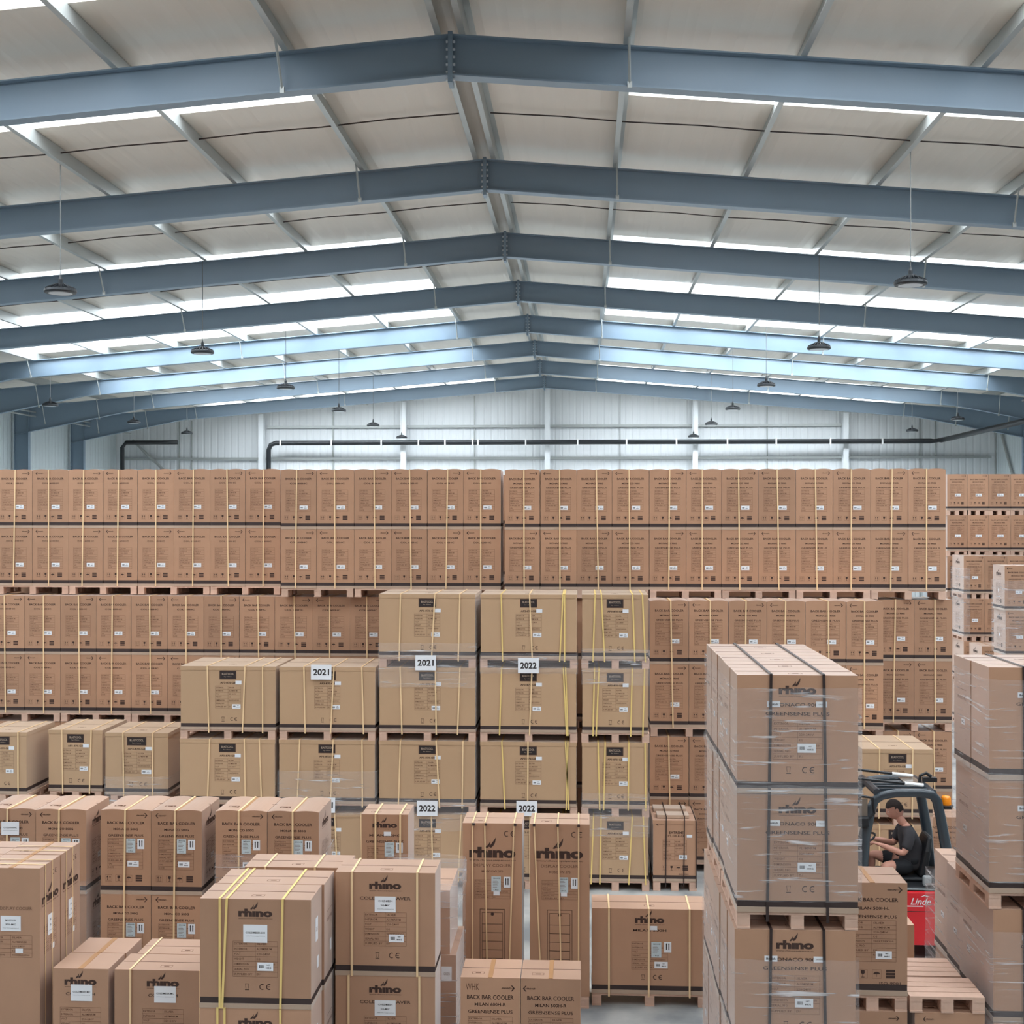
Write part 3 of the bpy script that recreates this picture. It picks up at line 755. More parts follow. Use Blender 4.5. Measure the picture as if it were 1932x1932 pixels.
for ci, (pa, pb_, n, pr, w, nm) in enumerate(cols):
    cx = (xat(pa, YC)+xat(pb_, YC))/2
    for k in range(n):
        z = k*LH
        pallet(cx, YC, z, round(w, 2), 1.1, '%s pallet of the %s tan carton column' % (LV[k+1], nm), 'pallets of the wide tan cartons')
        sx = (xat(pb_, YC)-xat(pa, YC)-.03)/w
        place(pr, cx+random.uniform(-.008, .008), YC, z+PH+.0005, '%s tan carton with black plate, %s tan column from left' % (LV[k+1], nm), 'carton', 'wide tan cartons in five columns', min(sx, 1.0), 1, .999)
        for q, xo in enumerate(SPOTS[ci]):
            mt = 'yellow' if (ci == 3 and q in (0, 2, 3)) or ci == 4 else 'strap'
            strap(cx, YC, z+.09, z+PH+HB, 1.1, xo+random.uniform(-.05, .05), '%s strap, %s from left, on the %s carton of the %s tan column' % ('yellow' if mt == 'yellow' else 'cream', ORD[q], LV[k+1], nm), mt, 'straps of the wide tan cartons', lean=random.uniform(-.05, .05))
# paper year signs
def sign(px, py, Y, txt, label):
    mb_me = label_mesh('year_sign', .29, .21, 'year:'+txt)
    o = link('year_sign', mb_me, None, (xat(px, Y), Y, zat(py, Y)), (0, 0, 0)); o.rotation_euler = (math.radians(-3), 0, 0); tag(o, label, 'sign')
sign(803, 1252, YC-.03, '2021', 'white paper sign reading 2021 on the pallet between the two top tan cartons, third column')
sign(606, 1271, YC-.03, '2021', 'white paper sign reading 2021 on the face of the top tan carton, second column')
sign(997, 1256, YC-.03, '2022', 'white paper sign reading 2022 high on the fourth column of tan cartons')
sign(613, 1524, YC-.03, '2021', 'white paper sign with only its last digit 1 showing above the brown cooler cartons')
sign(806, 1528, YC-.03, '2022', 'white paper sign partly hidden behind the small strapped carton, reading 022')
sign(994, 1526, YC-.03, '2022', 'white paper sign reading 2022 low down, just above the two tall cartons')
# film round parts of the columns
def cfilm(ci, z0, z1, label, mt='film', seed=1, bands=()):
    pa, pb_ = cols[ci][0], cols[ci][1]; return film(xat(pa, YC)+.012, xat(pb_, YC)-.012, YC-.008, YC+1.12, z0, z1, label, mt, seed=seed, bands=bands)
cfilm(2, 2.80, 3.42, 'clear stretch film round the pallet joint below the top carton, third tan column', 'film', 3)
cfilm(3, 3.0, 3.28, 'clear stretch film round the pallet joint below the top carton, fourth tan column', 'film', 4)
cfilm(4, 2.85, 3.35, 'clear stretch film round the pallet joint below the top carton, narrow tan column', 'film', 5)
cfilm(1, 1.0, 1.62, 'crumpled clear film round the second-level tan carton of the second column', 'film', 6)
cfilm(4, .75, 1.35, 'clear film bunched round the lower pallet joint of the narrow tan column', 'film', 8)
cfilm(2, .8, 1.25, 'clear film round the lower pallet joint of the third tan column', 'film', 9)
# left group of tan cartons
for (pa, pb_, nm, Yq) in ((-42, 50, 'leftmost', 18.5), (92, 193, 'middle', 18.75), (199, 317, 'rightmost', 18.55)):
    cx = (xat(pa, Yq)+xat(pb_, Yq))/2; w = xat(pb_, Yq)-xat(pa, Yq)
    for k in range(2):
        z = k*LH
        pallet(cx, Yq, z, .77, 1.0, '%s pallet of the %s short tan stack at left' % (LV[k+1], nm), 'pallets of the short tan stacks')
        place(b78, cx, Yq, z+PH+.0005, '%s tan carton in the %s of three short stacks at left' % (LV[k+1], nm), 'carton', 'tan cartons in the three short stacks at left', w/.77, 1, .999)
        if k:
            for q, xo in enumerate((-.2, .24)):
                strap(cx, Yq, z+.09, z+PH+HB, 1.0, xo, '%s cream strap on the %s short tan stack at left' % ('left' if q == 0 else 'right', nm), group='straps of the short tan stacks', lean=random.uniform(-.03, .03))
film(xat(199, 18.55), xat(317, 18.55), 18.54, 19.56, 1.0, 1.42, 'clear film round the foot of the rightmost short tan stack', 'film', seed=11)
# tan carton behind the forklift
cx = (xat(1628, 17.81)+xat(1759, 17.81))/2
for k in range(2):
    pallet(cx, 17.81, k*LH, .94, 1.1, 'pallet under the %s tan carton behind the forklift' % ('lower' if k == 0 else 'upper'), 'pallets behind the forklift')
    place(b95, cx, 17.81, k*LH+PH+.0005, '%s tan carton with black plate standing behind the forklift' % ('lower' if k == 0 else 'upper'), 'carton', 'tan cartons behind the forklift', 1, 1, .999)
    for q, xo in enumerate((-.24, .2)):
        strap(cx, 17.81, k*LH+.09, k*LH+PH+HB, 1.1, xo, '%s cream strap on the %s tan carton behind the forklift' % (('left', 'right')[q], ('lower', 'upper')[k]), group='straps behind the forklift', lean=-.01)

# ---- strapped grey-brown carton with dark straps (right of the tan columns)
mb = MB(); w, h = .60, .845
arrow(mb, -.2, h*.94, .12, -1); put_text(mb, 'EXTREME', .02, h*.80, .20, .035, .02); put_text(mb, 'PT.370-R-GB', .02, h*.745, .23, .026, .01)
table(mb, -.17, .16, h*.35, h*.68, 6); icons(mb, -.19, .19, h*.22, .075); put_text(mb, 'ISO-9001', .12, h*.12, .13, .02, .01)
pk = mb.mesh('printed_text', INK)
kat = make_carton(.60, .9, h, pk, [('barcode', .11, .06, .11, h*.40), ('blank', .075, .04, .2, h*.745)], lid=.05, tape='seam')
cx = (xat(1232, 18.14)+xat(1315, 18.14))/2
pallet(cx, 18.14, 0, .60, .9, 'wooden pallet under the dark-strapped carton right of the tan columns')
place(kat, cx, 18.14, PH+.0005, 'carton with two dark straps and flat packs on top, right of the tan columns', 'carton', None, 1, 1, 1)
for q, xo in enumerate((-.12, .13, .29)):
    strap(cx, 18.14, .05, PH+h+(.052 if q < 2 else 0), .9, xo, 'dark strap, %s from the left, on the carton right of the tan columns' % ORD[q], 'bstrap', 'dark straps right of the tan columns', wd=.014, lean=-.01 if q < 2 else 0)
for k, (y0, y1, wv) in enumerate(((.10, .34, .44), (.5, .76, .46))):
    me = bevel(MB().box(-wv/2, wv/2, 0, y1-y0, 0, .048).mesh('flat_pack', [M['tray']]), .004)
    tag(link('flat_pack', me, None, (cx-.02-.02*k, 18.14+y0, PH+h+.004)), '%s flat cardboard pack lying on the dark-strapped carton' % ('front' if k == 0 else 'rear'), 'cardboard pack')

# ---- near brown cooler cartons (three groups)
sidep = MB(); rhino(sidep, .0, H1*.82, .34); table(sidep, -.18, .18, H1*.3, H1*.6, 7); icons(sidep, -.2, .2, H1*.2, .08)
sideme = sidep.mesh('side_print', INK)
KC = {(d): make_carton(W1, .70, H1, PC[d], LN(), bulge=.014, tape='x', side=[('right', sideme, [('barcode', .12, .06, .05, H1*.38)])]) for d in (-1, 1)}
KCp = {(d): make_carton(W1, .70, H1, PC[d], LN(), side=[('right', sideme, [])]) for d in (-1, 1)}
YN = 14.0
def near_pair(pa, pm, pb_, Y, nm, dirs=(1, -1), zt=1.97, mid=None):
    bh = (zt-PH)/2; xs_ = [xat(pa, Y), xat(pm, Y), xat(pb_, Y)]
    pallet((xs_[0]+xs_[2])/2, Y, 0, 1.1, .7, 'wooden pallet under the '+nm)
    for i in (0, 1):
        cx = (xs_[i]+xs_[i+1])/2; w = xs_[i+1]-xs_[i]-.006
        for lv in (0, 1):
            place((KC if lv else KCp)[dirs[i]], cx, Y+random.uniform(0, .01), PH+bh*lv+.0005, 'printed cooler carton, %s %s of the %s' % ('upper' if lv else 'lower', ('left', 'right')[i], nm), 'carton', 'cartons of the near cooler stacks', w/W1, 1, bh/H1*.999)
        strap(cx, Y, PH, PH+2*bh, .72, random.uniform(-.03, .0), 'cream strap down the %s column of the %s' % (('left', 'right')[i], nm), group='straps of the near cooler stacks', lean=random.uniform(-.03, .0))
near_pair(-30, 67, 163, YN, 'four-carton stack at the left edge')
near_pair(189, 285, 381, YN+.02, 'four-carton stack second from left')
near_pair(406, 504, 602, YN+.04, 'four-carton stack left of centre')
o = link('model_sheet', lab('model:COLD600HC', .2, .145)); o.location = (xat(18, 13.97), 13.985, zat(1577, 13.97)); tag(o, 'white paper sheet taped on the left edge cooler carton', 'sheet')
film(xat(406, YN), xat(602, YN), YN+.03, YN+.76, .1, 1.5, 'clear film round the lower half of the cooler stack left of centre', 'film', seed=12)
film(xat(-30, YN), xat(163, YN), YN-.01, YN+.72, .1, 1.2, 'clear film round the lower half of the cooler stack at the left edge', 'filmside', seed=13)

# ---- cartons with the animal-horn mark
RW, RD, RH = .93, .485, .92
def rh_carton(w, d, h, lines, labels, tape='seam', lw=.29, cx=0, side=None, **k):
    return make_carton(w, d, h, p_rhino(w, h, lines, cx, lw), labels, tape=tape, side=side, **k)
BR = [('barcode', .14, .07, .07, RH*.385), ('british', .10, .045, -.185, RH*.755), ('plain', .085, .045, .185, RH*.755)]
qb = rh_carton(RW, RD, RH, ('MONACO 900S', 'GREENSENSE PLUS'), BR)
mb = MB(); rect(mb, -.12, .12, RH*.7, RH*.704, 1); put_text(mb, 'MONACO 900S', 0, RH*.62, .25, .03, 0, 1); sd_me = mb.mesh('side_print', INK)
qbs = make_carton(RW, RD, RH, None, [], tape='seam', side=[('left', sd_me, [('barcode', .1, .05, .04, RH*.4)])])
# stack Q : tall wrapped block right of centre
YQ = 10.24; XQ = (xat(1395, YQ)+xat(1615, YQ))/2
for t in (0, 1):
    z = 1.98*t
    for q in (0, 1):
        pallet(XQ-(.02 if t == 0 else 0), YQ+1.24*q+.0, z, .93, 1.2, '%s pallet under the %s tier of the central wrapped block' % (('front', 'rear')[q], ('lower', 'upper')[t]), 'pallets of the wrapped block right of centre')
    for lv in (0, 1):
        for d in range(5):
            nm = ('front', 'second', 'third', 'fourth', 'rearmost')[d]
            place(qb if d == 0 else qbs, XQ+(-.02 if t == 0 else 0)+(random.uniform(-.022, .022) if d else 0), YQ+d*.492, z+PH+lv*.925+.0005, '%s carton from the front, %s level up, in the central wrapped block' % (nm, ORD[t*2+lv]), 'carton', 'cartons of the wrapped block right of centre', 1, 1, 1.0)
    for q, xo in enumerate((-.205, .20)):
        strap(XQ, YQ, z+.06, z+PH+1.85 if t else z+PH+1.848, 2.47, xo, '%s black strap round the %s tier of the central wrapped block' % (('left', 'right')[q], ('lower', 'upper')[t]), 'bstrap', 'black straps of the wrapped block', wd=.022, lean=(-.03, .03)[q])
        if t == 1:
            for d in range(1, 5):
                pass
film(XQ-RW/2-.01, XQ+RW/2+.01, YQ-.012, YQ+2.47, 2.2, 3.86, 'clear stretch film round the upper tier of the tall block right of centre', 'film', seed=21, bands=((3.03, 3.10),))
film(XQ-RW/2-.03, XQ+RW/2-.01, YQ-.012, YQ+2.47, .1, 1.75, 'clear stretch film round the lower tier of the tall block right of centre', 'film', seed=22)

# stack U : wrapped block at right edge
YU = 10.86; XU = xat(1866, YU)+RW/2
for t in (0, 1):
    z = 1.98*t; nd = 4 if t == 0 else 2
    for q in range(2 if t == 0 else 1):
        pallet(XU+(.04+.03*q if t == 0 else 0), YU+.98*q, z, .93, .96, '%s pallet under the %s tier of the wrapped block at the right edge' % (('front', 'rear')[q], ('lower', 'upper')[t]), 'pallets of the right edge block')
    for lv in (0, 1):
        for d in range(nd):
            nm = ('front', 'second', 'third', 'rearmost fourth')[d]
            place(qb if d == 0 else qbs, XU+(.035+.015*d if t == 0 else 0)+(random.uniform(-.012, .012) if d else 0), YU+d*.492, z+PH+lv*.925+.0005, '%s carton from the front, %s level up, in the right edge block' % (nm, ORD[t*2+lv]), 'carton', 'cartons of the right edge block', 1, 1, 1)
    for q, xo in enumerate((-.19, .2)):
        strap(XU, YU, z+.06, z+PH+1.85, .492*nd, xo, 'black strap, %s, round the %s tier of the right edge block' % (('left', 'right')[q], ('lower', 'upper')[t]), 'bstrap', 'black straps of the right edge block', wd=.022, lean=.02)
film(XU-RW/2-.01, XU+RW/2+.01, YU-.012, YU+.99, 2.2, 3.86, 'clear stretch film round the upper tier at the right edge', 'film', seed=23, bands=((3.02, 3.09),))
film(XU-RW/2+.012, XU+RW/2+.09, YU-.012, YU+1.97, .1, 1.80, 'clear stretch film round the lower tier at the right edge', 'film', seed=24, bands=((1.02, 1.08),))

# stack S1: front centre-left, three deep
sheet1 = [('model:COLDMESH-600', .205, .15, 0, RH*.685), ('barcode', .135, .07, .085, RH*.385)]
s1 = rh_carton(.945, .45, RH, ('', ), sheet1, lw=.29, cx=0, side=[('right', None, [('plain', .1, .2, 0, RH*.66), ('blank', .07, .1, .05, RH*.34)])])
s1s = make_carton(.945, .45, RH, None, [], tape='seam', side=[('right', sd_me, [('blank', .07, .1, .05, RH*.34)])])
YS = 10.83; XS = (xat(374, YS)+xat(590, YS))/2
pallet(XS, YS, 0, .95, .92, 'front pallet under the big horn-logo stack in the left foreground')
pallet(XS+.12, YS+1.0, 0, .95, .46, 'rear pallet under the big horn-logo stack in the left foreground')
for d in range(3):
    for lv in (0, 1):
        place(s1 if d == 0 else s1s, XS+(0, .02, .12)[d], YS+(0, .46, 1.0)[d], PH+.0005+lv*.921, '%s %s carton of the horn-logo stack in the left foreground' % (('lower', 'upper')[lv], ('front', 'middle', 'rear')[d]), 'carton', 'cartons of the left foreground stack')
for q, (xo, ln) in enumerate(((-.30, .0), (-.24, -.04), (.235, -.02))):
    strap(XS, YS, PH+.922, PH+1.842, .92, xo, '%s yellow strap on the upper cartons of the left foreground stack' % ('left', 'second', 'right')[q], 'yellow', 'yellow straps of the left foreground stack', lean=ln)
    strap(XS, YS, PH, PH+.92, .92, xo-.02, '%s yellow strap on the lower cartons of the left foreground stack' % ('left', 'second', 'right')[q], 'yellow', 'yellow straps of the left foreground stack')
for q, xo in enumerate((-.28, .18)):
    strap(XS+.12, YS+1.0, PH, PH+1.842, .45, xo, '%s cream strap on the rear cartons of the left foreground stack' % ('left', 'right')[q], 'strap', 'rear straps of the left foreground stack')

# stack S2
Y2 = 11.63; X2 = (xat(632, Y2)+xat(822, Y2))/2
sheet2 = [('model:COLDMESH|SG-MC', .19, .14, -.0, RH*.70), ('barcode', .135, .07, .10, RH*.37)]
s2 = rh_carton(.90, .45, .93, ('COLDMESH SAVER',), sheet2, lw=.29, cx=0)
pallet(X2, Y2, 0, .9, .46, 'pallet under the horn-logo stack right of the left foreground stack')
for lv in (0, 1): place(s2, X2, Y2, PH+.0005+lv*.931, '%s carton with white model sheet in the stack left of the tall cartons' % ('lower', 'upper')[lv], 'carton', 'cartons left of the tall cartons')
for q, xo in enumerate((-.30, .29)):
    strap(X2, Y2, PH+.932, PH+1.862, .45, xo, 'cream strap, %s, on the upper carton left of the tall cartons' % ('left', 'right')[q], group='straps left of the tall cartons')
    strap(X2, Y2, PH, PH+.931, .45, xo+(-.03, .02)[q], 'cream strap, %s, on the lower carton left of the tall cartons' % ('left', 'right')[q], group='straps left of the tall cartons')
# wrapped plain stack behind S2
Yw = 12.6; Xw = xat(862, Yw)-.40
pw = make_carton(.78, .9, .80, None, [('plain', .1, .14, .3, .62)], tape='seam', has_band=False); pw2 = make_carton(.66, .8, .62, None, [], tape='seam', has_band=False)
pallet(Xw, Yw, 0, .8, .9, 'pallet under the film-wrapped cartons behind the white-sheet stack')
place(pw, Xw, Yw, PH+.0005, 'lower plain carton of the film-wrapped pile behind the white-sheet stack')
place(pw2, Xw, Yw+.02, PH+.803, 'upper plain carton of the film-wrapped pile behind the white-sheet stack')
film(Xw-.39, Xw+.39, Yw-.01, Yw+.91, .1, 1.66, 'loose clear film round the plain pile behind the white-sheet stack', 'film', seed=31)

film(Xw-.34, Xw+.40, Yw-.03, Yw+.93, 1.40, 1.62, 'crumpled film gathered at the top of the plain pile behind the white-sheet stack', 'filmthick', seed=33)
# H: small strapped rhino carton behind S2
hb = rh_carton(.51, .5, .91, ('MILAN 500HC', 'GREENSENSE PLUS'), [('sheet', .10, .155, .05, .53), ('upbars', .075, .11, .16, .55), ('blank', .08, .045, .03, .70)], lw=.27)
Yh = 14.06; Xh = (xat(681, Yh)+xat(771, Yh))/2
pallet(Xh, Yh, 0, .5, .5, 'pallet under the small horn-logo stack behind the white-sheet stack')
for lv in (0, 1): place(hb, Xh, Yh, PH+.0005+lv*.911, '%s carton of the small two-strap stack in the centre' % ('lower', 'upper')[lv], 'carton', 'cartons of the small centre stack')
for q, xo in enumerate((-.10, .17)): strap(Xh, Yh, PH, PH+1.823, .5, xo, 'cream strap, %s, on the small centre stack' % ('left', 'right')[q], group='straps of the small centre stack')

# tall cartons
YT = 13.76; tp = p_tall(.63, 1.81, ('DISPLAY COOLER', 'MOSCOW 370'))
tall = make_carton(.63, .5, 1.81, tp, [('sheet', .10, .16, .04, 1.17), ('upbars', .07, .115, .155, 1.19), ('blank', .065, .04, .045, 1.07)], tape='seam', has_band=False, name='tall_carton')
for i, (pa, pb_) in enumerate(((873, 985), (1000, 1112))):
    cx = (xat(pa, YT)+xat(pb_, YT))/2; nm = ('left', 'right')[i]
    pallet(cx, YT, 0, .62, .5, 'pallet under the %s tall carton' % nm)
    place(tall, cx, YT, PH+.0005, 'tall narrow display cooler carton, %s of the two standing side by side' % nm, 'carton', 'two tall cartons')
    for q, (xo, ln) in enumerate((((-.27+.06, .0), (-.08, .03), (.23, -.06)), ((-.27, .08), (-.02, .04), (.2, -.0)))[i]):
        strap(cx, YT, PH, PH+1.812, .5, xo, 'pale strap, %s from the left, on the %s tall carton' % (ORD[q], nm), group='straps of the tall cartons', lean=ln, wd=.014)
        mb = MB().box(-.014, .014, -.02, .0, -.02, .004)
        tag(link('strap_corner', mb.mesh('strap_corner', [M['band']]), None, (cx+xo+(.012 if i == 0 else 0), YT-.016, PH+1.812)), 'small dark corner guard under the %s strap of the %s tall carton' % (ORD[q], nm), 'corner guard', 'strap corner guards')
# chest carton J
YJ = 13.86; XJ = (xat(1117, YJ)+xat(1335, YJ))/2
jb = rh_carton(1.22, .5, .90, ('MILAN 500H',), [('blank', .08, .045, .04, .70), ('sheet', .105, .16, .07, .47), ('upbars', .075, .11, .19, .50), ('barcode', .14, .07, .12, .31)], cx=-.0, lw=.31)
pallet(XJ, YJ, 0, 1.22, .5, 'pallet under the broad single carton on the open floor')
place(jb, XJ, YJ, PH+.0005, 'broad horn-logo carton with three straps on the open floor', 'carton')
for q, xo in enumerate((-.43, -.01, .42)): strap(XJ, YJ, .10, PH+.901, .5, xo, 'cream strap, %s, on the broad single carton' % ('left', 'middle', 'right')[q], group='straps of the broad single carton')
# K pair in front
YK = 11.67
kp = {}
for i, (l2, l3) in enumerate((('MILAN 600H-R', 'GREENSENSE PLUS'), ('MILAN 500H-R', 'GREENSENSE PLUS'))):
    mb = MB(); h = .92; arrow(mb, (.16, -.19)[i], h*.90, .12, (1, -1)[i])
    if i == 0: put_text(mb, 'WHK', -.16, h*.91, .12, .06, -.0, 1, 1)
    put_text(mb, 'BACK BAR COOLER', 0, h*.81, .42, .04, .015); put_text(mb, l2, 0, h*.74, .28, .03, .015); put_text(mb, l3, 0, h*.67, .40, .03, .01); table(mb, -.2, .2, h*.25, h*.62, 9)
    me = mb.mesh('printed_text', INK); cx = xat((925, 1039)[i], YK)
    kc = make_carton(.535, .49, h, me, [], tape='x')
    place(kc, cx, YK, PH+.0005, '%s of the two low cooler cartons standing before the tall cartons' % ('left', 'right')[i], 'carton')
pallet(xat(982, YK), YK, 0, 1.09, .49, 'pallet under the two low cartons before the tall cartons')
# B1, B2 low left
YB1 = 11.7
b1 = rh_carton(.52, .43, .92, ('COLDMESH',), [('model:COLDMESH MC', .20, .15, .01, .70)], tape='y', lw=.30)
b2 = rh_carton(.90, .43, .92, ('COLDMESH',), [('model:COLDMESH-MC', .20, .15, .02, .70)], tape='seam', lw=.30)
X1 = (xat(97, YB1)+xat(207, YB1))/2; X2b = xat(216, YB1)+.45
pallet(X1, YB1, 0, .52, .88, 'pallet under the narrow low cartons at lower left'); pallet(X2b, YB1, 0, .90, .88, 'pallet under the wide low cartons at lower left')
for d in (0, 1):
    place(b1, X1+.01*d, YB1+.44*d, PH+.0005, '%s narrow horn-logo low carton at lower left' % ('front', 'rear')[d], 'carton')
    place(b2, X2b+.06*d, YB1+.44*d, PH+.0005, '%s wide horn-logo low carton at lower left' % ('front', 'rear')[d], 'carton')
    strap(X1+.01*d, YB1+.44*d-.35*0, PH, PH+.921, .43, .0+.0, 'cream strap on the %s narrow low carton at lower left' % ('front', 'rear')[d]) if False else None
for q, xo in enumerate((-.30, .35)): strap(X2b, YB1, PH, PH+.921, .88, xo, 'cream strap, %s, on the wide low cartons at lower left' % ('left', 'right')[q])
# L tall cartons at left edge
YL = 11.74
lp = MB(); put_text(lp, 'DISPLAY COOLER', .05, 1.45, .3, .03, 0, 1); table(lp, -.2, .2, 1.0, 1.2, 5); lpm = lp.mesh('printed_text', INK)
lt = make_carton(.545, .47, 1.82, lpm, [('model:MOSCOW|370-MC', .19, .14, .0, 1.31), ('blank', .07, .04, .08, 1.06)], tape='x', has_band=False, side=[('right', p_tall_side(.47, 1.82), [('model:MOS|370', .12, .19, 0, 1.24), ('blank', .06, .05, .06, 1.02)])], name='tall_carton')
for ix in (0, 1):
    cx = xat(75, YL)-.545*.5-.55*ix
    for d in (0, 1):
        place(lt, cx, YL+d*.49, PH+.0005, 'tall carton at the left edge, %s %s of four' % (('right', 'left')[ix], ('front', 'rear')[d]), 'carton', 'tall cartons at the left edge')
        if ix == 0:
            for q in (0, 1):
                mb = MB(); yy = .12+.16*q; x1 = .2725+.003
                mb.box(x1, x1+.002, yy-.007, yy+.007, 0, 1.824); mb.box(-.27, x1+.002, yy-.007, yy+.007, 1.8245, 1.827)
                tag(link('strap', mb.mesh('strap', [M['strap']]), None, (cx, YL+d*.49, PH+.001)), 'cream strap, %s, round the %s tall carton at the left edge' % (('front', 'rear')[q], ('front', 'rear')[d]), 'strap', 'straps of the tall cartons at the left edge')
    pallet(cx, YL, 0, .54, .96, '%s pallet under the tall cartons at the left edge' % ('right', 'left')[ix])
# M: cooler carton over handwritten cartons, empty pallets
YM = 10.8
mp = p_single(.56, .92, 1, ('BACK BAR COOLER', 'MILAN 500H-L', 'GREENSENSE PLUS')); mm = MB(); put_text(mm, 'ISO-9001', .14, .1, .17, .022, .01); 
mc = make_carton(.56, .5, .92, mp, [('barcode', .13, .065, .09, .92*.36)], tape='x'); kid(mc, link('printed_text', mm.mesh('printed_text', INK), mc, (0, -.0015, 0)))
hw = MB(); arrow(hw, .17, .96, .09, 1); put_text(hw, 'MORE TOOLS  TX', 0, .875, .42, .045, .015, 0, 1, 0, .3); hwm = hw.mesh('printed_text', INK)
hw2 = MB(); arrow(hw2, -.17, .96, .09, -1); put_text(hw2, 'TORSO UNITS 8', 0, .875, .42, .045, .015, 0, 1, 0, .3); hwm2 = hw2.mesh('printed_text', INK)
Zl = 1.145; lh = Zl-PH
lc = [make_carton(.56, .48, lh, hwm, [], has_band=False, tape='x'), make_carton(.56, .48, lh, hwm2, [], has_band=False, tape='x')]
XM = [xat(1713, YM)-.285, xat(1713, YM)+.005+.33]
for i in (0, 1):
    for d in (0, 1):
        place(lc[i], XM[i], YM+.49*d, PH+.0005, 'low carton with handwriting, %s %s, at lower right' % (('left', 'right')[i], ('front', 'rear')[d]), 'carton')
    pallet(XM[i], YM, 0, .56, .97, '%s pallet under the handwritten low cartons' % ('left', 'right')[i])
pallet(XM[0], YM, Zl, .56, .5, 'pallet between the handwritten carton and the cooler carton above it')
place(mc, XM[0], YM, Zl+PH+.0005, 'cooler carton with arrow and bottle icons, before the forklift', 'carton')
pallet(xat(1713, YM)+.005+.31, YM-.01, Zl+.001, .60, .46, 'front empty wooden pallet lying at lower right')
pallet(xat(1713, YM)+.005+.27, YM+.48, Zl+.001, .58, .46, 'rear empty wooden pallet lying at lower right')
# small carton between M and forklift
sc = make_carton(.53, .5, .92, None, [], tape='seam'); pallet(xat(1726, 13.4)-.27, 13.4, 0, .54, .5, 'pallet under the small plain carton before the forklift')
place(sc, xat(1726, 13.4)-.27, 13.4, PH+.0005, 'plain carton mostly hidden behind the arrow-marked cooler carton', 'carton')
# E : low carton right of forklift
pe = p_single(W1, H1, 1, txtB); ec = make_carton(W1, D1, H1, pe, [], tape='x')
pallet(xat(1784, 18.2), 18.2, 0, .56, D1, 'pallet under the carton right of the forklift cab'); place(ec, xat(1784, 18.2), 18.2, PH+.0005, 'cooler carton showing right of the forklift cab by the floor strip', 'carton')

# ---- far right stacks
far = make_carton(W1, 1.0, .91, PB[1], [('barcode', .16, .07, .02, .38)], tape='y', side=[('left', sideme, [])])
def far_block(edges, Y, layers, pitch, nm, base=0, pal=True):
    for i in range(len(edges)-1):
        xa_, xb2 = xat(edges[i], Y), xat(edges[i+1], Y); cx = (xa_+xb2)/2
        for k in range(layers):
            z = base+k*pitch
            pallet(cx, Y, z, .54, 1.0, 'pallet at the %s layer, %s column of the %s' % (ORD[k], ORD[i], nm), 'pallets of the '+nm, parts=False)
            place(far, cx, Y, z+PH+.0005, 'brown carton, %s layer up, %s column of the %s' % (ORD[k], ORD[i], nm), 'carton', 'cartons of the '+nm, (xb2-xa_-.008)/W1, 1, (pitch-PH)/.91*.999)
far_block([1787, 1825, 1865, 1907, 1948], 33.75, 6, 1.04, 'highest far stack')
far_block([1818, 1858, 1900, 1942], 32.6, 4, 1.05, 'stack before the highest far stack')
far_block([1852, 1895, 1938], 31.4, 2, 1.05, 'low far stack')
w3 = make_carton(W1, .8, .92, PB[-1], [('barcode', .14, .06, .02, .38)], side=[('left', sideme, [('blank', .06, .06, 0, .4)])])
for i in (0, 1):
    cx = xat(1897, 28.5)+.28+.56*i
    for t in (0, 1):
        pallet(cx, 28.5, 2.06*t, .55, .8, '%s pallet of the leaning wrapped stack, %s column' % (('lower', 'upper')[t], ('left', 'right')[i]), 'pallets of the leaning far stack', parts=False)
        for lv in (0, 1):
            place(w3, cx-.02*lv, 28.5, 2.06*t+PH+.0005+lv*.962, 'carton of the leaning wrapped stack at the right edge, %s level, %s column' % (ORD[2*t+lv], ('left', 'right')[i]), 'carton', 'cartons of the leaning far stack', 1, 1, 1.045)
film(xat(1895, 28.5), xat(1895, 28.5)+1.15, 28.48, 29.32, 2.2, 3.8, 'clear film round the leaning stack at the right edge', 'film', seed=41)
film(xat(1817, 32.6), xat(1817, 32.6)+.15, 32.58, 33.62, 2.2, 3.9, 'clear film on the corner of the stack before the highest far stack', 'film', seed=42)

# ================================================================== FORKLIFT
YF = 15.9; XF = xat(1700, YF)
tr = empty('forklift_truck', (XF, YF, 0)); tag(tr, 'red and dark grey forklift with driver between the stacks', 'forklift')
def P(px, py, y=-.42):
    Yv = YF+y; return (xat(px, Yv)-XF, y, zat(py, Yv))
def tpart(name, mb, mats, bev=0, smooth=False):
    mb.sm = smooth; me = mb.mesh(name, mats); fixn(me)
    if bev: bevel(me, bev, 2)
    return kid(tr, link(name, me, tr))
for y in (-.42, .42):
    q = lambda a, b: (P(a, b)[0], y, P(a, b)[2])
    pts = [q(1626, 1700), q(1625, 1620), q(1631, 1570), q(1643, 1520), q(1650, 1503), q(1664, 1494), q(1690, 1489), q(1735, 1488), q(1758, 1491), q(1768, 1502), q(1775, 1535), q(1785, 1590), q(1790, 1665)]
    tpart('guard_frame', MB().tube(pts, [.085, .085, .07, .06, .055, .05, .05, .05, .055, .06, .06, .065, .07], 10, sx=.6), [M['truck']], smooth=True)
zr = P(1700, 1488)[2]+.03
xa_, xb2 = P(1655, 1490)[0], P(1765, 1490)[0]
tpart('front_cross_bar', MB().tube([(xa_, -.42, zr-.03), (xa_, .42, zr-.03)], .045, 8), [M['truck']])
tpart('rear_cross_bar', MB().tube([(xb2-.03, -.42, zr-.03), (xb2-.03, .42, zr-.03)], .045, 8), [M['truck']])
for k in range(5):
    y = -.3+.15*k; tpart('roof_bar', MB().box(xa_, xb2-.03, y-.022, y+.022, zr-.04, zr+.0), [M['truck']], .006)
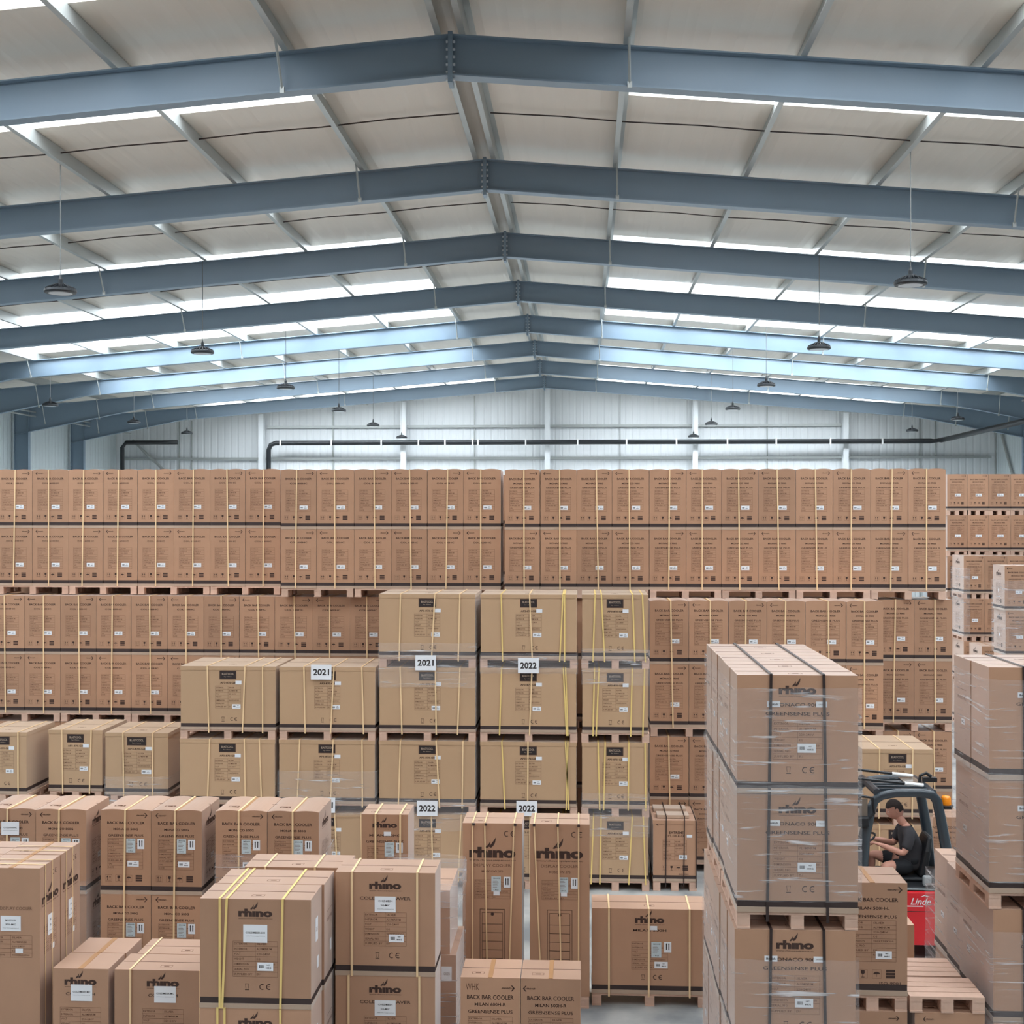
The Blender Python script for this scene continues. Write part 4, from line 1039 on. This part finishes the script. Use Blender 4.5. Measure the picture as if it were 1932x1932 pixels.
tpart('roof_panel', MB().box(xb2-.26, xb2-.06, -.1, .3, zr+.002, zr+.012), [M['glass']], .004)
for y, pa, pb_, wa in ((.25, (1612, 1454), (1722, 1468), (1683, 1463)), (-.3, (1612, 1469), (1742, 1486), (1707, 1481))):
    a, b, c = P(*pa, y), P(*pb_, y), P(*wa, y)
    a, b = Vector((a[0], y, zr+.11)), Vector((b[0], y, zr+.035)); c = a.lerp(b, (c[0]-a.x)/(b.x-a.x))
    pole = tpart('roof_pole', MB().tube([a, b], .016, 6), [M['truckb']])
    sl_ = link('white_sleeve', MB().tube([c, b], .021, 8).mesh('white_sleeve', [M['white']]), pole); kid(pole, sl_)
hx = P(1762, 1478)
tpart('hook_lamp', MB().tube([(hx[0]-.06, 0, zr), (hx[0]-.05, 0, zr+.09), (hx[0]+.02, 0, zr+.12), (hx[0]+.08, 0, zr+.08)], .02, 6).box(hx[0]-.02, hx[0]+.14, -.04, .04, zr+.02, zr+.07), [M['truckb']])
bx = P(1788, 1510)
tpart('beacon_bracket', MB().box(bx[0]-.12, bx[0]+.06, -.40, -.30, bx[2]-.055, bx[2]-.03), [M['truckb']])
bc = tpart('beacon', MB().lathe([(.06, -.03), (.062, .0), (.055, .07), (.045, .09), (.01, .095)], (bx[0], -.35, bx[2]), 16), [M['orange']], smooth=True)
kid(bc, link('beacon_base', MB().lathe([(.085, -.03), (.085, -.015), (.06, -.01)], (bx[0], -.35, bx[2]), 16).mesh('beacon_base', [M['truckb']]), bc))
# front light frame
p0, p1 = P(1616, 1545), P(1645, 1494)
tpart('front_lamp_frame', MB().tube([(p0[0], -.46, p0[2]), (p0[0]-.01, -.46, p1[2]-.05), (p0[0]+.05, -.46, p1[2]), (p1[0], -.45, p1[2]-.02), (p1[0]+.02, -.45, p1[2]-.2), (p0[0]+.08, -.46, p0[2]), (p0[0], -.46, p0[2])], .018, 6), [M['truckb']])
tpart('mirror', MB().box(p0[0]+.03, p0[0]+.12, -.455, -.445, p0[2]+.08, p1[2]-.03), [M['glass']])
tpart('work_lamp', MB().box(p0[0]-.0, p0[0]+.13, -.52, -.42, p0[2]-.03, p0[2]+.09), [M['truckb']], .02)
# body
zt = P(1740, 1668)[2]; zb2 = P(1740, 1768)[2]; xl = P(1650, 1700)[0]; xr = P(1850, 1700)[0]
cw = tpart('counterweight', MB().loft([[(xl, -.5, zb2), (xl, .5, zb2), (xl, .5, zt), (xl, -.5, zt)], [(xr-.25, -.5, zb2), (xr-.25, .5, zb2), (xr-.25, .5, zt), (xr-.25, -.5, zt)], [(xr-.05, -.42, zb2+.05), (xr-.05, .42, zb2+.05), (xr-.05, .42, zt-.02), (xr-.05, -.42, zt-.02)], [(xr, -.3, zb2+.1), (xr, .3, zb2+.1), (xr, .3, zt-.08), (xr, -.3, zt-.08)]]), [M['red']], .02)
mk = MB(); c_ = P(1739, 1693, -.503)
put_text(mk, 'Linde', -.01, 0, .235, .08, .012, 0, 3, 0, .35); rect(mk, -.17, .02, -.062, -.05); poly(mk, [(.0, .05), (.03, .065), (.09, .05), (.09, .058), (.03, .075), (-.01, .055)])
kid(cw, link('maker_mark', mk.mesh('maker_mark', [M['white']]), cw, (c_[0], -.503, c_[2]+.02)))
kid(cw, link('panel_groove', MB().box(xl+.01, xr-.3, -.5025, -.499, P(1700, 1708, -.5)[2]-.006, P(1700, 1708, -.5)[2]).mesh('panel_groove', [M['band']]), cw))
tpart('hood', MB().box(xl, xr-.06, -.47, .47, zt+.001, zt+.04), [M['truckb']], .012)
tpart('grey_trim', MB().box(xl+.05, xr-.1, -.485, .485, zt+.015, zt+.028), [M['grey']])
xf0 = P(1600, 1)[0]
tpart('chassis', MB().box(xf0, xl-.001, -.46, .46, zb2+.02, .62), [M['truck']], .02)
tpart('dashboard', MB().box(P(1616, 1)[0], P(1634, 1)[0], -.4, .4, .6201, P(1, 1605)[2]), [M['truckb']], .02)
zs = zt+.041
tpart('seat_cushion', MB().box(P(1698, 1)[0], P(1752, 1)[0], -.24, .24, zs, zs+.05), [M['truckb']], .02)
sb0 = P(1742, 1); sb1 = P(1752, 1568)
tpart('seat_back', MB().loft([[(sb0[0], -.22, zs+.05), (sb0[0], .22, zs+.05), (sb0[0]+.09, .22, zs+.05), (sb0[0]+.09, -.22, zs+.05)], [(sb0[0]+.07, -.22, zs+.35), (sb0[0]+.07, .22, zs+.35), (sb0[0]+.15, .22, zs+.35), (sb0[0]+.15, -.22, zs+.35)], [(sb0[0]+.12, -.16, zs+.52), (sb0[0]+.12, .16, zs+.52), (sb0[0]+.18, .16, zs+.52), (sb0[0]+.18, -.16, zs+.52)]]), [M['truckb']], .03)
tpart('lever_box', MB().box(P(1742, 1)[0], P(1758, 1)[0], -.44, -.36, zt+.041, zt+.16), [M['grey']], .02)
swc = Vector((P(1643, 1592)[0], -.0, P(1643, 1592)[2])); a1 = Vector((.5, 0, .87)); a2 = Vector((0, 1, 0)); nn = Vector((-.87, 0, .5))
ring = [swc+(a2*math.cos(t)+Vector((.87, 0, -.0)).normalized()*math.sin(t)*.8+Vector((0, 0, .5))*math.sin(t)*.8)*.17 for t in [2*PI*k/20 for k in range(21)]]
tpart('steering_wheel', MB().tube(ring, .014, 6), [M['truckb']]); tpart('steering_column', MB().tube([swc, swc+Vector((-.14, 0, -.3))], .03, 8), [M['truckb']])
def wheel(name, x, r, y, w):
    mb = MB(); prof = [(.05, -w/2), (r-.03, -w/2), (r, -w/2+.03), (r, w/2-.03), (r-.03, w/2), (.05, w/2)]
    rings = [[(x+rr*math.cos(2*PI*j/24), y+yy, r+rr*math.sin(2*PI*j/24)) for j in range(24)] for rr, yy in prof]; mb.loft(rings)
    w_ = tpart(name, mb, [M['rubber']])
    rings = [[(x+rr*math.cos(2*PI*j/16), y+yy, r+rr*math.sin(2*PI*j/16)) for j in range(16)] for rr, yy in ((.4*r, -w/2-.005), (.4*r, w/2+.005))]
    kid(w_, link('hub', fixn(MB().loft(rings).mesh('hub', [M['grey']])), w_))
for y in (-.41, .41): wheel('front_wheel', xf0+.12, .30, y*1.35, .2); wheel('rear_wheel', xr-.38, .21, y*.9, .17)
xm = xf0-.2
for y in (-.3, .3): tpart('mast_rail', MB().box(xm-.06, xm+.03, y-.04, y+.04, .08, 1.9), [M['truckb']])
for z in (.5, 1.2, 1.86): tpart('mast_cross_bar', MB().box(xm-.05, xm+.0, -.3, .3, z, z+.07), [M['truckb']])
tpart('carriage', MB().box(xm-.12, xm-.065, -.45, .45, .12, .55), [M['truckb']])
for y in (-.28, .28): tpart('fork', MB().box(xm-1.1, xm-.12, y-.05, y+.05, .05, .09).box(xm-.16, xm-.121, y-.05, y+.05, .09, .5), [M['truckb']])

# ================================================================== DRIVER
HX, HZ = P(1722, 1628, 0)[0]+XF, zs+.05+.10
def skin_obj(name, verts, edges, radii, mt, parent=None, sub=2, root=0):
    me = bpy.data.meshes.new(name); me.from_pydata(verts, edges, []); me.materials.append(mt)
    o = link(name, me, parent)
    sm = o.modifiers.new('Skin', 'SKIN'); sm.use_smooth_shade = True
    lay = me.skin_vertices[0].data if me.skin_vertices else None
    if lay is None:
        return o
    for i, r in enumerate(radii):
        lay[i].radius = (r, r) if not isinstance(r, tuple) else r
        lay[i].use_root = (i == root)
    s2_ = o.modifiers.new('Sub', 'SUBSURF'); s2_.levels = sub; s2_.render_levels = sub
    return o
def add_skin_layer(me):
    bm = bmesh.new(); bm.from_mesh(me); bm.verts.layers.skin.verify(); bm.to_mesh(me); bm.free()
def figure(name, verts, edges, radii, mt, parent=None, sub=2, root=0):
    me = bpy.data.meshes.new(name); me.from_pydata(verts, edges, []); me.materials.append(mt); add_skin_layer(me)
    o = link(name, me, parent)
    lay = me.skin_vertices[0].data
    for i, r in enumerate(radii): lay[i].radius = (r, r) if not isinstance(r, tuple) else r; lay[i].use_root = (i == root)
    sk = o.modifiers.new('Skin', 'SKIN'); sk.use_smooth_shade = True; sk.branch_smoothing = .6
    sb = o.modifiers.new('Sub', 'SUBSURF'); sb.levels = sub; sb.render_levels = sub
    return o
J = {}
J['pelvis'] = (0, 0, 0); J['waist'] = (.0, 0, .15); J['chest'] = (-.05, 0, .33); J['neckb'] = (-.105, 0, .47); J['neck'] = (-.14, 0, .53); 
V = [J['pelvis'], J['waist'], J['chest'], J['neckb'], J['neck'], (-.185, 0, .585)]
R = [(.10, .11), (.09, .10), (.10, .12), (.06, .065), (.053, .053), (.05, .05)]
E = [(0, 1), (1, 2), (2, 3), (3, 4), (4, 5)]
def chain(start, pts):
    prev = start
    for p, r in pts: V.append(p); R.append(r); E.append((prev, len(V)-1)); prev = len(V)-1
    return prev
hands = {}
for s in (-1, 1):
    w_ = chain(2, [((-.075, s*.13, .42), .07), ((-.08, s*.195, .40), .058), ((-.12, s*.235, .28), .048), ((-.17, s*.25, .185), .043), ((-.30, s*.20, .225), .038), ((-.42, s*.14, .262), .028), ((-.455, s*.125, .272), (.028, .018))])
    palm = chain(w_, [((-.50, s*.115, .28), (.034, .017))])
    for k in range(4):
        yy = s*(.115)+(-.03+.02*k); L_ = (.06, .075, .07, .055)[k] if s > 0 else (.055, .07, .075, .06)[k]
        chain(palm, [((-.53, yy, .283), .010), ((-.53-L_*.5, yy, .27), .009), ((-.53-L_*.55, yy, .27-L_*.45), .008), ((-.53-L_*.3, yy, .27-L_*.65), .007)])
    chain(w_, [((-.475, s*.115-s*.035, .265), .011), ((-.505, s*.115-s*.045, .245), .010), ((-.525, s*.115-s*.04, .235), .008)])
for s, kx, ky, kz, ax, ay in ((-1, -.38, -.24, .035, -.44, -.2), (1, -.44, .22, .06, -.5, .2)):
    chain(0, [((-.06, s*.09, -.02), .095), ((-.2, s*.16, .01), .085), ((kx, ky, kz), .064), ((kx-.01, ky, kz-.13), .06), ((ax, ay, -.34), .042), ((ax-.0, ay, -.43), .038), ((ax-.09, ay, -.47), (.04, .028)), ((ax-.17, ay, -.475), (.036, .02))])
person = figure('person', V, E, R, M['skin'], None, 2, 0)
person.location = (HX, YF, HZ)
tag(person, 'person in a dark t-shirt and shorts seated in the forklift, hands on the wheel', 'person')
# head
def head_mesh():
    bm = bmesh.new(); bmesh.ops.create_icosphere(bm, subdivisions=4, radius=1)
    for v in bm.verts:
        x, y, z = v.co; fx = -x           # face looks to -x
        sx, sy, sz = .098, .077, .120
        X = x*sx; Yc = y*sy; Z = z*sz
        if z < 0: Yc *= 1-.28*(-z)**1.2; X = X*(1-.12*(-z)) - (.012*(-z) if fx > 0 else -.02*(-z))
        if fx > .2 and z < -.2: X -= .010*math.exp(-((z+.62)/.2)**2)*math.exp(-(y/.4)**2)          # chin
        nose = math.exp(-(y/.16)**2)*(math.exp(-((z+.18)/.13)**2)*.024+math.exp(-((z-.02)/.16)**2)*.010) if fx > .4 else 0
        X -= nose
        if fx > .3:
            X += .010*math.exp(-((abs(y)-.36)/.16)**2)*math.exp(-((z-.03)/.10)**2)                  # eye sockets
            X -= .005*math.exp(-((z-.2)/.1)**2)*math.exp(-(y/.6)**2)                                # brow
            X -= .006*math.exp(-(y/.3)**2)*(math.exp(-((z+.44)/.05)**2)+math.exp(-((z+.54)/.05)**2)) # lips
            X += .004*math.exp(-(y/.3)**2)*math.exp(-((z+.49)/.03)**2)
        v.co = (X, Yc, Z)
    me = bpy.data.meshes.new('head'); bm.to_mesh(me); bm.free(); me.materials.append(M['skin'])
    me.polygons.foreach_set('use_smooth', [True]*len(me.polygons)); return me
hd = link('head', head_mesh(), person, (-.215, 0, .655), (0, math.radians(-22), 0))
def ear(s):
    mb = MB(); mb.sm = True
    mb.lathe([(.002, 0), (.022, .004), (.026, .012), (.018, .016), (.006, .012)], n=14); me = fixn(mb.mesh('ear', [M['skin']]))
    o = link('ear', me, hd, (.012, s*.070, -.012), (s*-PI/2, 0, 0)); o.scale = (.8, 1.25, .8)
for s in (-1, 1):
    ear(s)
    link('eye', MB().lathe([(.001, -.009), (.008, -.006), (.009, 0), (.008, .006), (.001, .009)], n=10).mesh('eye', [M['white']]), hd, (-.082, s*.028, .005))
# hair cap
bm = bmesh.new(); bm.from_mesh(hd.data)
bmesh.ops.delete(bm, geom=[v for v in bm.verts if (v.co.z < .035 and v.co.x < -.01) or v.co.z < -.045 or (v.co.z < .0 and v.co.x < .02)], context='VERTS')
for v in bm.verts: v.co *= 1.055
me = bpy.data.meshes.new('hair'); bm.to_mesh(me); bm.free(); me.materials.clear(); me.materials.append(M['hair'])
link('hair', me, hd)
# shirt
Vb, Eb, Rb = V, E, R; V = [(0.01, 0, -.08), (0, 0, .04), (.0, 0, .16), (-.05, 0, .33), (-.10, 0, .455)]; R = [(.15, .185), (.155, .185), (.148, .178), (.155, .195), (.085, .095)]; E = [(0, 1), (1, 2), (2, 3), (3, 4)]
for s in (-1, 1): chain(3, [((-.075, s*.13, .42), .088), ((-.08, s*.20, .40), .076), ((-.12, s*.24, .28), .068), ((-.148, s*.248, .225), .066)])
sh = figure('t_shirt', V, E, R, M['shirt'], person, 2, 0)
V = [(0, 0, .14), (0, 0, -.0)]; R = [(.125, .155), (.145, .18)]; E = [(0, 1)]
for s, kx, ky, kz in ((-1, -.38, -.24, .035), (1, -.44, .22, .06)): chain(1, [((-.06, s*.09, -.01), .112), ((-.2, s*.165, .012), .102), ((kx+.075, ky*.95, kz-.005), .086)])
figure('shorts', V, E, R, M['shorts'], person, 2, 0)
for (ax, ay) in ((-.44, -.2), (-.5, .2)):
    V = [(ax+.03, ay, -.46), (ax-.06, ay, -.478), (ax-.17, ay, -.485)]; R = [(.05, .045), (.052, .038), (.046, .03)]; E = [(0, 1), (1, 2)]
    figure('shoe', V, E, R, M['truckb'], person, 2, 0)

# unused prototypes are dropped
for o in list(KA.values())+[plainc]:
    if o not in USED:
        for c in KIDS.get(o, []): bpy.data.objects.remove(c)
        bpy.data.objects.remove(o)
